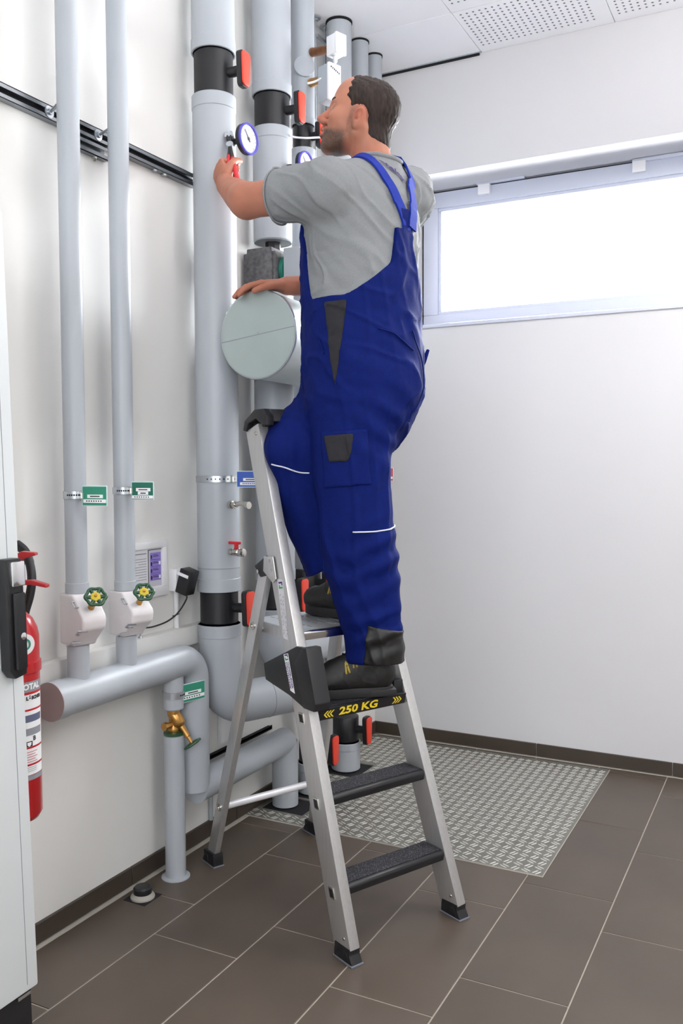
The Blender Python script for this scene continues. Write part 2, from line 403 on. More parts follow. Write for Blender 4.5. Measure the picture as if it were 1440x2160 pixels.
for (ua, va, ub, vb, uh0, uh1, vh0, vh1) in ((1005, 388, 1106, 370, 1009, 1034, 391, 409), (1333, 341, 1475, 318, 1334, 1362, 342, 362)):
    a, c = hit(ua, va, 1, FY - .02), hit(ub, vb, 1, FY - .02)
    MB().mm((a.x, FY - .028, a.z - .008), (c.x, FY - .006, a.z + .008)).build('hinge_rail', 'upvc', win, bevel=.003)
    a, c = hit(uh0, vh0, 1, FY - .02), hit(uh1, vh1, 1, FY - .02)
    MB().mm((a.x, FY - .034, c.z), (c.x, FY - .008, a.z)).build('hinge_block', 'white', win, bevel=.004)
structure(MB().mm((WX0 - .01, -.008, WZ0 - .016), (WX1 + .01, FY, WZ0 + .001)).build('trim_3', 'upvc', bevel=.003))
# added window behind the camera, an opening for the front fill light
w = MB(); frame_ring(w, .9, 3.7, 1.0, 2.8, .07, ROOM_Y - .2, ROOM_Y - .13); w.mm((2.27, ROOM_Y - .2, 1.07), (2.33, ROOM_Y - .13, 2.73))
added_win2 = structure(w.build('added_window_2', 'upvc', weld=False))
MB().mm((.95, ROOM_Y - .168, 1.05), (3.65, ROOM_Y - .162, 2.75)).build('window_pane', 'glass', added_win2)
# ================================================================== PIPEWORK ALONG THE LEFT WALL
PXR = .10                                                # axis of the pipe row
A, B, C, D5, E6 = (PXR, -1.492), (PXR, -1.115), (PXR, -.879), (PXR, -.56), (PXR, -.36)
def ring_prof(r, z0, z1, e=.004):
    return [(r - e, z0), (r, z0 + e), (r, z1 - e), (r - e, z1)]
def vpipe(name, label, c, r, z0, z1, collars=(), group=None, cat='pipe', n=40, rings=()):
    t = thing(name, label, cat, (c[0], c[1], z0), group)
    MB().lathe((c[0], c[1], 0), UP, ring_prof(r, z0, z1), n).build('jacket', 'pipe', t)
    for (a, b) in collars:
        MB().lathe((c[0], c[1], 0), UP, ring_prof(r + .0022, a, b, .0015), n).build('end_collar', 'pipe', t)
    for z in rings:
        MB().lathe((c[0], c[1], 0), UP, ring_prof(r + .0012, z - .0012, z + .0012, .0006), n).build('sheet_seam', 'seam', t)
    return t
def ball_valve(label, c, r, z0, z1, lz=None, hl=.118, reach=.045, angle=0):
    x, y = c; t = thing('ball_valve', label, 'valve', (x, y, z0), 'black ball valves with red levers')
    MB().lathe((x, y, 0), UP, [(r * .97, z0 + .0005), (r, z0 + .003), (r, z1 - .003), (r * .97, z1 - .0005)], 36).build('valve_body', 'black', t)
    lz = lz if lz is not None else (z0 + z1) / 2
    hx = x + r + reach
    MB().cyl((x + r * .85, y, lz), (hx, y, lz), .017, n=20).build('stem', 'blackp', t)
    def shape(w, h):
        o = []
        for sx, sz, a0 in ((1, 1, 0), (-1, 1, 90), (-1, -1, 180), (1, -1, 270)):
            ww = w if sz > 0 else w * .82
            for k in range(5):
                q = math.radians(a0 + k * 22.5); o.append((sx * (ww - .014) + .014 * math.cos(q), sz * (h - .014) + .014 * math.sin(q)))
        return o
    lever = MB().prism(shape(.027, hl / 2), (hx, y, lz), EY, UP, EX, -.002, .016).build('lever', 'blackp', t, bevel=.002)
    MB().prism(shape(.025, hl / 2 - .003), (hx, y, lz), EY, UP, EX, .016, .024).build('lever_cover', 'red', lever, bevel=.004)
    return t
def gauge(label, c, r, z, yoff, gr=.05, reach=.078):
    x, y = c; d = V((1, -.07 + yoff, -.02)).normalized(); b = V((x, y, z)) + d * (r - .006)
    t = thing('pressure_gauge', label, 'gauge', b, 'round dial gauges')
    MB().lathe(b, d, [(.013, 0), (.013, .02), (.0095, .022), (.0095, reach - .03)], 20).build('gauge_stem', 'black', t)
    p = b + d * (reach - .032)
    MB().lathe(p, d, [(.014, 0), (gr * .75, .008), (gr, .016), (gr, .03)], 40).build('gauge_case', 'black', t)
    MB().lathe(p, d, [(gr - .001, .0295), (gr + .002, .031), (gr + .001, .037), (gr - .005, .037), (gr - .006, .0325)], 40, caps=False).build('gauge_rim', 'bluerim', t)
    fx, fy, fa = frame_from(d)
    dial = MB().lathe(p, d, [(gr - .005, .030), (gr - .005, .0325)], 40).build('dial', 'dial', t)
    mk = MB(); ct = p + d * .0328
    for k in range(15):
        q = math.radians(-130 + k * 260 / 14); dr = fy * math.cos(q) + fx * math.sin(q); tr = dr.cross(d)
        L = .006 if k % 2 == 0 else .004
        mk.add([ct + dr * (gr - .009) + tr * .0006, ct + dr * (gr - .009) - tr * .0006, ct + dr * (gr - .009 - L) - tr * .0006, ct + dr * (gr - .009 - L) + tr * .0006], [(0, 1, 2, 3)])
    for k in range(5):
        q = math.radians(-104 + k * 52); text_mb(mk, str(k * 2), .009, ct + (fy * math.cos(q) + fx * math.sin(q)) * (gr - .021), d.cross(fy) * -1 if False else fy.cross(d), fy, d)
    mk.build('scale_marks', 'ink', dial, weld=False)
    q = math.radians(-40); dr = fy * math.cos(q) + fx * math.sin(q); tr = dr.cross(d); ct2 = ct + d * .0012
    MB().prism([(-.001, .034), (.001, .034), (.0022, -.012), (-.0022, -.012)], ct2, tr, dr, d, 0, .001).lathe(ct2, d, [(.005, 0), (.005, .002)], 16).build('pointer', 'ink', dial, weld=False)
    return t
def pipe_sign(label, c, r, z, sc, X, N, w, h, m, lines, group='pipe marking signs', clamp_dir=None):
    """c: pipe centre, sc: sign centre, X: reading direction, N: facing direction"""
    t = thing('pipe_sign', label, 'sign', sc, group); X, N = V(X).normalized(), V(N).normalized(); Y = N.cross(X)
    sc = V(sc)
    MB().lathe((c[0], c[1], 0), UP, [(r + .001, z - .011), (r + .0028, z - .0105), (r + .0028, z + .0105), (r + .001, z + .011)], 36, caps=False).build('strap', 'zinc', t)
    hb = MB(); cdir = V((sc.x - c[0], sc.y - c[1], 0)).normalized()
    side = cdir.cross(UP)
    for k in range(-6, 7):
        q = k * .19; dd = cdir * math.cos(q) + side * math.sin(q)
        hb.lathe(V((c[0], c[1], z)) + dd * (r + .0024), dd, [(.0026, 0), (.0026, .0008)], 8)
    hb.build('strap_holes', 'dark', t)
    p = V((c[0], c[1], z)) + cdir * (r + .002)
    q = sc - X * (w / 2 - .004)
    L = (q - p).length; ax = (q - p).normalized(); s2 = ax.cross(UP).normalized()
    MB().box((p + q) / 2 - UP * 0, (L + .004, .016, .004), (ax, UP, s2)).box(p + ax * .01, (.022, .024, .008), (ax, UP, s2)).build('clip', 'nickel', t, weld=False)
    MB().box(sc, (w, h, .003), (X, Y, N)).build('backing', 'acryl', t, bevel=.0008, seg=1)
    face = MB().box(sc + N * .0019, (w - .005, h - .005, .001), (X, Y, N)).build('face', m, t)
    lb = MB(); tx = MB()
    for (yy, hh, x0, x1) in lines:
        lb.box(sc + N * .0027 + X * ((x0 + x1) / 2 * w) + Y * (yy * h), ((x1 - x0) * w, hh * h, .0006), (X, Y, N))
        n = 7; 
        for k in range(n):
            a = x0 + .12 + (x1 - x0 - .24) * k / n
            tx.box(sc + N * .0031 + X * ((a + .02) * w) + Y * (yy * h), (.05 * w, .06 * h, .0003), (X, Y, N))
    lb.build('label_strip', 'paper', face, weld=False); tx.build('small_print', 'ink', face, weld=False)
    return t

# ---- pipe column A (large, nearest the camera of the three)
rA, rB, rC = .0735, .0735, .044
vpipe('pipe', 'large grey pipe running from the topmost black valve to the ceiling', A, rA, 2.757, 3.268, [(2.757, 2.80)], 'insulated pipes')
ball_valve('black ball valve with red lever above the dial gauge the worker is gripping', A, .0665, 2.612, 2.757)
vpipe('pipe', 'long thick grey pipe carrying a dial gauge, a blue sign and two taps', A, rA, .922, 2.612, [(2.567, 2.612), (.922, .968)], 'insulated pipes', rings=(1.005,))
ball_valve('black ball valve with red lever at the foot of the thick pipe', A, .0665, .81, .922, hl=.125)
gauge('round dial gauge with blue rim held by the worker\'s pliers', A, rA, 2.452, 0)
zt = [1.225, 1.063]
t = thing('tap', 'bare nickel drain elbow on the thick pipe under the blue sign', 'tap', (A[0] + rA, A[1], 1.225))
p0 = V((A[0] + rA - .004, A[1] - .03, 1.225)); dT = V((.96, -.2, 0)).normalized()
MB().lathe(p0, dT, [(.014, 0), (.014, .012), (.0095, .014), (.0095, .02), (.013, .022), (.013, .032)], 8).build('nut', 'nickel', t)
MB().tube(curve([p0 + dT * .03, p0 + dT * .05 + UP * .006, p0 + dT * .07 + UP * .004, p0 + dT * .085 - UP * .001], 5), .0085, 12).build('spout', 'nickel', t)
MB().lathe(p0 + dT * .08, dT, [(.011, 0), (.0125, .004), (.0125, .013)], 14).build('spout_end', 'nickel', t)
t = thing('tap', 'small nickel drain tap with a red wing lever on the thick pipe', 'tap', (A[0] + rA, A[1], 1.063))
p0 = V((A[0] + rA - .004, A[1] - .03, 1.063))
MB().lathe(p0, dT, [(.012, 0), (.012, .012), (.009, .014), (.009, .018), (.0135, .02), (.0135, .042), (.011, .045), (.0145, .05), (.0145, .064), (.01, .066)], 16).build('tap_body', 'nickel', t)
b = MB().box(p0 + dT * .03 + UP * .019, (.012, .012, .02), (dT, UP.cross(dT), UP)).box(p0 + dT * .022 + UP * .032, (.048, .016, .010), (dT, UP.cross(dT), UP))
b.build('wing_lever', 'redv', t, bevel=.003)

# elbow A below, turning along the wall
def elbow_pipe(label, pts, rr, r, group='insulated pipes', collars=(), name='pipe', seams=()):
    path = [V(pts[0])]
    for i in range(1, len(pts) - 1):
        seg = arc_path(path[-1], pts[i], pts[i + 1], rr, 12); path = path[:-1] + seg
    t = thing(name, label, 'pipe', pts[0], group)
    MB().tube(path, r, 36).build('jacket', 'pipe', t, smooth=60)
    for (p, d, L) in collars:
        MB().lathe(p, d, [(r, 0), (r + .0022, .001), (r + .0022, L - .001), (r, L)], 36).build('end_collar', 'pipe', t)
    for (p, d) in seams:
        MB().lathe(V(p) - V(d).normalized() * .0012, d, [(r, 0), (r + .0012, .0006), (r + .0012, .0018), (r, .0024)], 36, caps=False).build('sheet_seam', 'seam', t)
    return t
zA = .512
dA = V((.42, .91, 0)).normalized(); eA = V((A[0], A[1], zA)) + dA * .56
elbow_pipe('wide grey insulated elbow turning from the thick pipe behind the ladder', [(A[0], A[1], .806), (A[0], A[1], zA), eA], .10, rA,
           collars=[((A[0], A[1], .762), UP, .044)], seams=[(V((A[0], A[1], zA)) + dA * .19, dA)])
# ---- column B
vpipe('pipe', 'second large grey insulated pipe rising to the ceiling behind the worker\'s head', B, rB, 2.752, 3.268, [(2.752, 2.795)], 'insulated pipes')
ball_valve('second black ball valve with red lever, level with the worker\'s face', B, .0665, 2.628, 2.752)
t = thing('pipe', 'grey insulated pipe with a cut cone end above the pump', 'pipe', (B[0], B[1], 2.2), 'insulated pipes')
MB().lathe((B[0], B[1], 0), UP, ring_prof(rB, 2.208, 2.628), 40).build('jacket', 'pipe', t)
MB().lathe((B[0], B[1], 0), UP, ring_prof(rB + .0022, 2.585, 2.628, .0015), 40).build('end_collar', 'pipe', t)
MB().lathe((B[0], B[1], 0), UP, [(.036, 2.222), (rB - .002, 2.206)], 40, caps=False).build('end_cone', 'pipe_end', t)
sp = MB()
for k in range(14):
    q = k * .449; sp.add([(B[0] + rr * math.cos(q + dq), B[1] + rr * math.sin(q + dq), z) for rr, z, dq in ((.036, 2.2212, -.05), (.036, 2.2212, .05), (rB - .004, 2.2062, .012), (rB - .004, 2.2062, -.012))], [(0, 1, 2, 3)])
sp.build('cone_folds', 'seam', t, weld=False)
# pump
t = thing('pump', 'circulation pump in a speckled dark grey shell with teal motor ring and grey box', 'pump', (B[0], B[1], 2.03))
MB().cyl((B[0], B[1], 2.18), (B[0], B[1], 2.23), .03, n=8).build('union_nut', 'black', t)
pc = V((B[0] - .012, B[1], 2.105))
MB().prism([(-.075, -.085), (.052, -.085), (.052, .07), (.04, .072), (-.06, .072), (-.06, .055), (-.075, .055)], pc, EX, UP, EY, -.075, .075).build('pump_shell', 'pump', t, bevel=.006)
MB().mm((pc.x + .052, pc.y - .07, pc.z - .075), (pc.x + .065, pc.y + .07, pc.z + .055)).build('shell_lid', 'pump', t, bevel=.004)
MB().lathe((pc.x + .065, pc.y, pc.z - .01), EX, [(.05, 0), (.055, .004), (.055, .02), (.048, .024)], 28).build('motor_ring', 'teal', t)
MB().lathe((pc.x + .088, pc.y, pc.z - .01), EX, [(.048, 0), (.05, .03)], 28).build('motor_can', 'grey', t)
MB().mm((pc.x + .094, pc.y - .062, pc.z - .055), (pc.x + .165, pc.y + .062, pc.z + .062)).build('terminal_box', 'grey', t, bevel=.006)
MB().mm((pc.x + .166, pc.y - .06, pc.z - .052), (pc.x + .176, pc.y + .06, pc.z + .058)).build('box_cover', 'white', t, bevel=.003)
vpipe('pipe', 'second large grey pipe passing behind the silver drum', B, .076, .918, 2.018, [(.918, .96)], 'insulated pipes')
ball_valve('black ball valve with red lever seen between the ladder rails', B, .0665, .81, .918, hl=.13)
zB = .605
elbow_pipe('grey elbow behind the ladder platform running on towards the far corner', [(B[0], B[1], .806), (B[0], B[1], zB), (B[0], D5[1], zB), (B[0], D5[1], .285)], .09, .072, collars=[((B[0], B[1], .765), UP, .04)])
# ---- column C
tC = vpipe('pipe', 'slimmer grey pipe with a round cap facing the room, third at the ceiling', C, rC + .004, 2.722, 3.268, [(2.722, 2.75)], 'insulated pipes')
ball_valve('third black ball valve with red lever, behind the white cable at the worker\'s chin', C, .041, 2.628, 2.722, hl=.1, reach=.03)
vpipe('pipe', 'slimmer grey insulated pipe running down behind the worker from the third valve', C, rC + .004, .934, 2.628, [(2.6, 2.628)], 'insulated pipes')
gauge('dial gauge with blue rim on the second large pipe, behind the shirt sleeve', B, rB, 2.478, .0, gr=.047, reach=.085)
ball_valve('black ball valve with red lever under the lifted trouser leg', C, .062, .826, .934, hl=.11, reach=.03)
vpipe('pipe', 'short grey insulated pipe under the valve behind the black boot on the platform', C, rC + .012, .668, .826, [], 'insulated pipes')
dC = V((.62, -.78, .05)).normalized(); zc = zrow(637, 152, C[0], C[1])
MB().lathe(V((C[0], C[1], zc)) + dC * .02, dC, [(.036, 0), (.038, .026), (.041, .0265), (.041, .030), (.036, .0315), (0.001, .034)], 36).build('branch_cap', 'pipe', tC)
# ---- columns toward the corner
for (c, r, z0, lab) in ((D5, .054, .30, 'fourth grey insulated pipe at the ceiling, beside the white sensor boxes'),
                        (E6, .040, .95, 'fifth grey insulated pipe at the ceiling, second from the corner'),
                        ((PXR, -.205), .036, .95, 'thin grey insulated pipe at the ceiling, nearest the corner')):
    if c is D5: z0 = .70
    t = vpipe('pipe', lab, c, r, z0, 3.262, [], 'insulated pipes') if c is D5 else elbow_pipe(lab, [(c[0], c[1], 3.262), (c[0], c[1], z0), (.003, c[1], z0)], .05, r)
    MB().lathe((c[0], c[1], 0), UP, [(r + .0035, 3.263), (r + .0035, 3.2695)], 36).build('ceiling_gap_ring', 'dark', t)
for (c, r) in ((C, rC + .004),):
    pass
# valves and pipe ends at the floor plate
for (y, r, lab, lab2) in ((D5[1], .062, 'black ball valve with red lever near the floor plate, framed under the third tread', 'short grey pipe end in the floor plate nearest the corner'),
                          (-.87, .058, 'black ball valve with red lever low behind the front ladder rail', 'short grey pipe end in the floor plate behind the ladder rail')):
    ball_valve(lab, (PXR + .02, y), r - .004, .135, .245, hl=.125, reach=.038)
    vpipe('pipe', lab2, (PXR + .02, y), r + .002, .0045, .13, [(.098, .13)], 'insulated pipes')
vpipe('pipe', 'short grey pipe stub joining the low valve behind the front rail to the run above', (PXR + .02, -.87), .05, .26, .54, [], 'insulated pipes')

# ---- small riser pipes, header and low run
HXR = .095
s1, s2 = (HXR, -2.174), (HXR, -1.972)
hz = .713; rH = .052
def z1(v, c): return zrow(720, v, c[0], c[1])
riser = []
for c, lab, ze in ((s1, 'slim grey riser pipe standing nearest the grey cabinet', 1.0), (s2, 'slim grey riser pipe second from the grey cabinet, in front of the notice frame', .982)):
    vpipe('riser_pipe', lab, c, .0305, ze, 3.268, [(ze, ze + .03)], 'slim riser pipes', n=28)
def handwheel(parent, c, n, r, m1='green', m2='yelbrass'):
    X, Y, Z = frame_from(n); c = V(c)
    rim = [c + X * (rr * math.cos(q)) + Y * (rr * math.sin(q)) for q, rr in [(2 * math.pi * k / 48, r * (1 + .07 * math.cos(6 * 2 * math.pi * k / 48))) for k in range(48)]]
    b = MB().tube(rim, .0045, 8, closed=True)
    for k in range(6):
        q = math.pi * k / 3; d = X * math.cos(q) + Y * math.sin(q); b.tube([c + d * .01 - Z * .002, c + d * (r * 1.02)], [.006, .0045], 8)
    hw = b.build('handwheel', m1, parent, smooth=60, weld=False)
    if m2:
        MB().lathe(c - Z * .003, Z, [(.013, 0), (.015, .003), (.0135, .0065), (.006, .0075)], 24).build('wheel_plate', m2, hw)
        MB().lathe(c + Z * .005, Z, [(.004, 0), (.004, .006)], 8).build('wheel_nut', 'brass', hw)
    return hw
for c, lab, zt_, zb_ in ((s1, 'white insulated shut-off valve with green and yellow handwheel nearest the cabinet', 1.0, .855), (s2, 'white insulated shut-off valve with green and yellow handwheel below the notice frame', .982, .848)):
    t = thing('shutoff_valve', lab, 'valve', (c[0], c[1], zb_), 'white shut-off valves with handwheels')
    h = V((.95, -.3, 0)).normalized(); side = UP.cross(h); o = V((c[0], c[1], (zt_ + zb_) / 2)); hh = (zt_ - zb_) / 2
    prof = [(-.037, -hh), (.038, -hh), (.045, -hh + .012), (.092, -.02), (.098, .006), (.094, .018), (.055, hh - .014), (.038, hh), (-.037, hh)]
    MB().prism(prof, o, h, UP, side, -.037, .037).build('insulation_shell', 'foam', t, bevel=.009, seg=3)
    for (p, q) in (((.05, hh - .02), (.068, hh - .033)), ((.07, -.035), (.088, -.024)), ((.02, -hh - .0005), (.05, -hh + .012))):
        MB().tube([o + h * p[0] + UP * p[1] - side * .02, o + h * p[0] + UP * (p[1] + .003) - side * .045, o + h * q[0] + UP * (q[1] + .003) - side * .045, o + h * q[0] + UP * q[1] - side * .02], .0025, 6).build('clip', 'zinc', t)
    ax = (h * .62 + UP * .78).normalized(); b0 = o + h * .068 + UP * .028
    MB().lathe(b0, ax, [(.013, -.01), (.013, .008), (.009, .01), (.009, .022), (.006, .024), (.006, .05)], 14).build('valve_stem', 'brass', t)
    handwheel(t, b0 + ax * .055, (ax * .75 + V((.15, -.4, .05))).normalized(), .0265)
    vpipe('pipe', 'short grey pipe under the ' + ('first' if c is s1 else 'second') + ' white valve down to the header', c, .031, hz + rH - .012, zb_, [], 'insulated pipes', n=28)
# header with its end cap; turns down, then along the wall, then into the floor
yE = -1.640; zL = .262; yF = -1.045
t = elbow_pipe('grey insulated header pipe looping down and along the wall to the floor plate', [(HXR, -2.285, hz), (HXR, yE, hz), (HXR, yE, zL), (HXR, yF, zL), (HXR, yF, .005)], .075, rH,
               collars=[((HXR, -2.285, hz), EY, .045)], name='header_pipe')
MB().lathe((HXR, -2.2855, hz), -EY, [(rH + .0022, -.001), (rH + .0022, .001), (.001, .0022)], 36).build('end_cap', mat('cap_foil', 'A89C9A', .4, metal=.3), t)
# drain branch
dy = -1.748
vpipe('pipe', 'short grey drain stub hanging under the header with a green sign', (HXR, dy), .0335, .562, hz - rH + .012, [], 'insulated pipes', n=28)
t = thing('drain_valve', 'bare brass drain valve with a green handwheel on the pipe down to the floor', 'valve', (HXR, dy, .48))
MB().lathe((HXR, dy, 0), UP, [(.017, .484), (.02, .49), (.02, .50), (.016, .51), (.016, .545), (.021, .548), (.021, .560)], 20).build('valve_body', 'brass', t)
MB().lathe((HXR, dy, 0), UP, [(.031, .477), (.034, .479), (.034, .487), (.024, .489)], 28).build('base_ring', 'green', t)
ax = V((.50, .16, -.80)).normalized(); b0 = V((HXR, dy, .545))
MB().lathe(b0, ax, [(.019, -.01), (.021, .01), (.021, .035), (.014, .045), (.010, .047), (.010, .085), (.006, .087), (.006, .115)], 16).build('valve_stem', 'brass', t)
handwheel(t, b0 + ax * .115, ax, .026, 'green', None)
MB().lathe((HXR, dy, .512), V((-.2, -1, 0)), [(.011, 0), (.011, .03), (.014, .031), (.014, .042)], 8).build('test_plug', 'brass', t)
t = vpipe('pipe', 'slim grey drain pipe standing on the tiled floor under the brass valve', (HXR, dy), .0335, .003, .477, [], 'insulated pipes', n=28)
MB().lathe((HXR, dy, 0), UP, [(.047, .0005), (.047, .004), (.036, .007)], 32).build('floor_rosette', 'pipe', t)
# floor stub with black cap
p = hit(301, 1893, 2, 0)
t = thing('floor_stub', 'short pipe stub in the floor closed with a black cap', 'pipe stub', (p.x, p.y, 0))
MB().box((p.x, p.y, .0008), (.085, .085, .001)).build('mortar_patch', 'dark', t)
MB().lathe((p.x, p.y, 0), UP, [(.038, .001), (.038, .006), (.03, .016)], 28).build('pipe_end', mat('stub_mortar', 'A8A49C', .8), t)
MB().lathe((p.x, p.y, 0), UP, [(.026, .012), (.029, .018), (.029, .032), (.024, .037), (.008, .038)], 28).build('cap', 'blackp', t)

# ---- manifold drum in aluminium cladding
t = thing('manifold', 'large silver clad drum with a flat riveted end cap under the worker\'s hand', 'manifold', (.32, -1.57, 1.786))
mc = V((.32, -1.57, 1.786)); mr = .143
MB().lathe(mc, EY, [(mr, 0), (mr, .62)], 64).build('cladding', 'clad', t)
MB().lathe(mc + EY * .002, -EY, [(mr + .003, -.01), (mr + .0035, 0), (mr + .002, .004), (mr - .002, .004)], 64, caps=False).build('rim_bead', 'zinc', t)
for up in (1, -1):
    pts = []
    q0 = math.radians(7)
    for k in range(33):
        q = q0 + up * math.pi * k / 32; pts.append(((mr - .0015) * math.cos(q), (mr - .0015) * math.sin(q)))
    MB().prism(pts, mc - UP * .012 * 0, EX, UP, -EY, 0, .0022 if up > 0 else .0032).build('end_plate', 'cladf', t)
MB().box(mc - EY * .0034, (mr * 1.98, .0008, .0028), (EX * math.cos(.122) + UP * math.sin(.122), EY, UP * math.cos(.122) - EX * math.sin(.122))).build('plate_joint', 'inkgrey', t)
MB().lathe(mc + EX * .002 + UP * .008 - EY * .002, -EY, [(.003, 0), (.003, .0015), (.001, .003)], 10).build('rivet', 'zinc', t)
MB().box(mc + EX * mr * math.cos(.25) + UP * mr * math.sin(.25) + EY * .31, (.004, .62, .02), (EX, EY, UP)).build('cladding_seam', 'clad', t)
for k, q in enumerate((2.35, 2.55, 2.2)):
    d = EX * math.cos(q) + UP * math.sin(q); MB().box(mc + d * (mr + .002) + EY * .004, (.004, .014, .01), (d, EY, d.cross(EY))).build('clamp_tab', 'acryl', t)
# bracket from the drum back to the wall, hidden behind the pipes
MB().mm((.002, -1.30, 1.77), (.18, -1.25, 1.80)).build('bracket', 'zinc', t)

# ---- channel rail with bolts on the wall
t = thing('mounting_rail', 'galvanised mounting channel fixed along the wall behind the riser pipes', 'rail', (.0, -2.5, 2.35))
def channel(y0, y1, z0, z1, x1):
    b = MB(); b.mm((.001, y0, z0), (.003, y1, z1)); b.mm((.003, y0, z0), (x1, y1, z0 + .0025)); b.mm((.003, y0, z1 - .0025), (x1, y1, z1))
    b.mm((x1 - .002, y0, z0), (x1, y1, z0 + .0125)); b.mm((x1 - .002, y0, z1 - .0125), (x1, y1, z1)); return b
channel(-2.9, -1.49, 2.325, 2.366, .023).build('channel', 'rail', t, weld=False)
channel(-2.10, -1.93, 2.283, 2.322, .021).build('short_channel', 'rail', t, weld=False)
MB().mm((.004, -2.9, 2.336), (.006, -1.49, 2.355)).build('channel_slot', 'dark', t)
for (u, v, c) in ((104, 229, s1), (207, 274, s2)):
    p = hit(u, v, 0, .024)
    MB().lathe((.022, p.y, 2.3455), EX, [(.0165, 0), (.0165, .003), (.009, .004), (.009, .010)], 18).build('washer', 'zinc', t)
    MB().cyl((.03, p.y, 2.3455), (c[0] - .0285, c[1] - .012, 2.352), .0042, n=10).build('threaded_rod', 'zinc', t)
p = hit(203, 312, 0, .02); MB().lathe((.012, p.y, 2.283), -UP, [(.008, 0), (.008, .006)], 6).cyl((.012, p.y, 2.277), (.012, p.y, 2.268), .004, n=8).build('bolt', 'nickel', t, weld=False)
for vv in (352, 372):
    p = hit(330 + (vv - 352), vv, 0, .02); MB().lathe((.012, p.y, 2.325), -UP, [(.009, 0), (.009, .005)], 12).build('bolt', 'zinc', t)
t = thing('mounting_rail', 'dark wall channel low behind the looping header pipe', 'rail', (.0, -1.6, .3))
channel(-1.62, -1.02, .296, .304, .020).build('channel', 'dark', t, weld=False)
# white vertical wall duct behind the elbow, thin conduit below
p = hit(470, 1590, 0, .0)
t = tag(MB().mm((.0005, p.y - .035, .33), (.02, p.y + .05, .78)).build('cable_duct', 'white', bevel=.003), 'white upright cable duct on the wall behind the thick elbow', 'duct')
p = hit(440, 1700, 0, .0)
tag(MB().tube([(.010, p.y, .062), (.010, p.y, .26)], .008, 12).build('conduit', 'grey'), 'thin grey conduit rising from the skirting under the looping header', 'conduit')

# ---- sill duct with the cable on it
zd = .803
t = thing('wall_ledge', 'long white boxed ledge along the wall under the notice frame', 'ledge', (0, -1.9, .74))
MB().mm((.0005, -2.62, .737), (.038, -1.462, zd)).build('ledge_box', 'wall', t, bevel=.003)
t = thing('wall_hook', 'thin wire pin standing on the white ledge beside the second valve', 'pin')
p = hit(300, 1343, 0, .03); t.location = (.03, p.y, zd)
MB().tube([(.022, p.y, zd), (.022, p.y, zd + .085)], .0022, 8).lathe((.022, p.y, zd), UP, [(.008, 0), (.006, .004), (.003, .007)], 12).build('pin', 'zinc', t, weld=False)
# ---- notice frame
y0, y1 = hit(262, 1190, 0, .01).y, hit(352, 1190, 0, .01).y
zt1, zb1 = hit(350, 1138, 0, .01).z, hit(350, 1254, 0, .01).z
t = thing('notice_frame', 'white framed notice with violet panels hanging behind the second riser pipe', 'notice', (0, (y0 + y1) / 2, zb1))
fr = MB(); yy0, yy1 = y0 - .02, y1
for (a, b_, c_, d_) in ((yy0, yy1, zt1 - .024, zt1), (yy0, yy1, zb1, zb1 + .03), (yy0, yy0 + .02, zb1 + .03, zt1 - .024), (yy1 - .02, yy1, zb1 + .03, zt1 - .024)): fr.mm((.0008, a, c_), (.012, b_, d_))
fr.build('frame', 'white', t, bevel=.002, weld=False)
MB().mm((.001, yy0 + .015, zb1 + .025), (.004, yy1 - .015, zt1 - .02)).build('backing', 'paper', t)
H0, H1 = zb1 + .034, zt1 - .028; yr = yy1 - .023
dv = yr - .065
MB().mm((.0041, dv, H0), (.0052, yr, H1)).build('violet_sheet', mat('sheet_grey', 'C9C8D0', .6), t)
MB().mm((.0041, yy0 + .022, H0), (.0050, dv - .004, H1)).build('text_sheet', mat('sheet_white', 'DEDFE2', .6), t)
lg = MB(); lg.mm((.0052, dv - .0035, H0), (.0058, dv - .001, H1)); lg.mm((.0052, dv - .002, H1 - .002), (.0058, yr, H1)); lg.build('sheet_edge', 'ink', t, weld=False)
hs = H1 - H0
for k in range(4):
    zc = H1 - .012 - hs * (.09 + .185 * k)
    p = MB().mm((.0053, dv + .007, zc - .012), (.0058, yr - .004, zc + .012)).build('violet_panel', 'violet', t)
    q = MB().mm((.0059, dv + .009, zc - .008), (.0061, dv + .016, zc + .004)); q.mm((.0059, dv + .02, zc - .001), (.0061, yr - .016, zc + .0012)); q.mm((.0059, dv + .02, zc + .004), (.0061, yr - .02, zc + .0056)); q.build('panel_print', 'ink', p, weld=False)
    if k % 2: MB().mm((.0059, yr - .015, zc - .007), (.0062, yr - .006, zc + .004)).build('panel_tag', 'paper', p)
tl = MB(); zz = H1 - .012; k = 0
while zz > H0 + .02:
    L = (.055, .07, .06, .04, .065)[k % 5]; tl.mm((.0051, dv - .012 - L, zz - .001), (.0054, dv - .012, zz + (.0025 if k == 0 else .0008))); zz -= .0085 if k != 0 else .016; k += 1
tl.build('text_lines', 'inkgrey', t, weld=False)
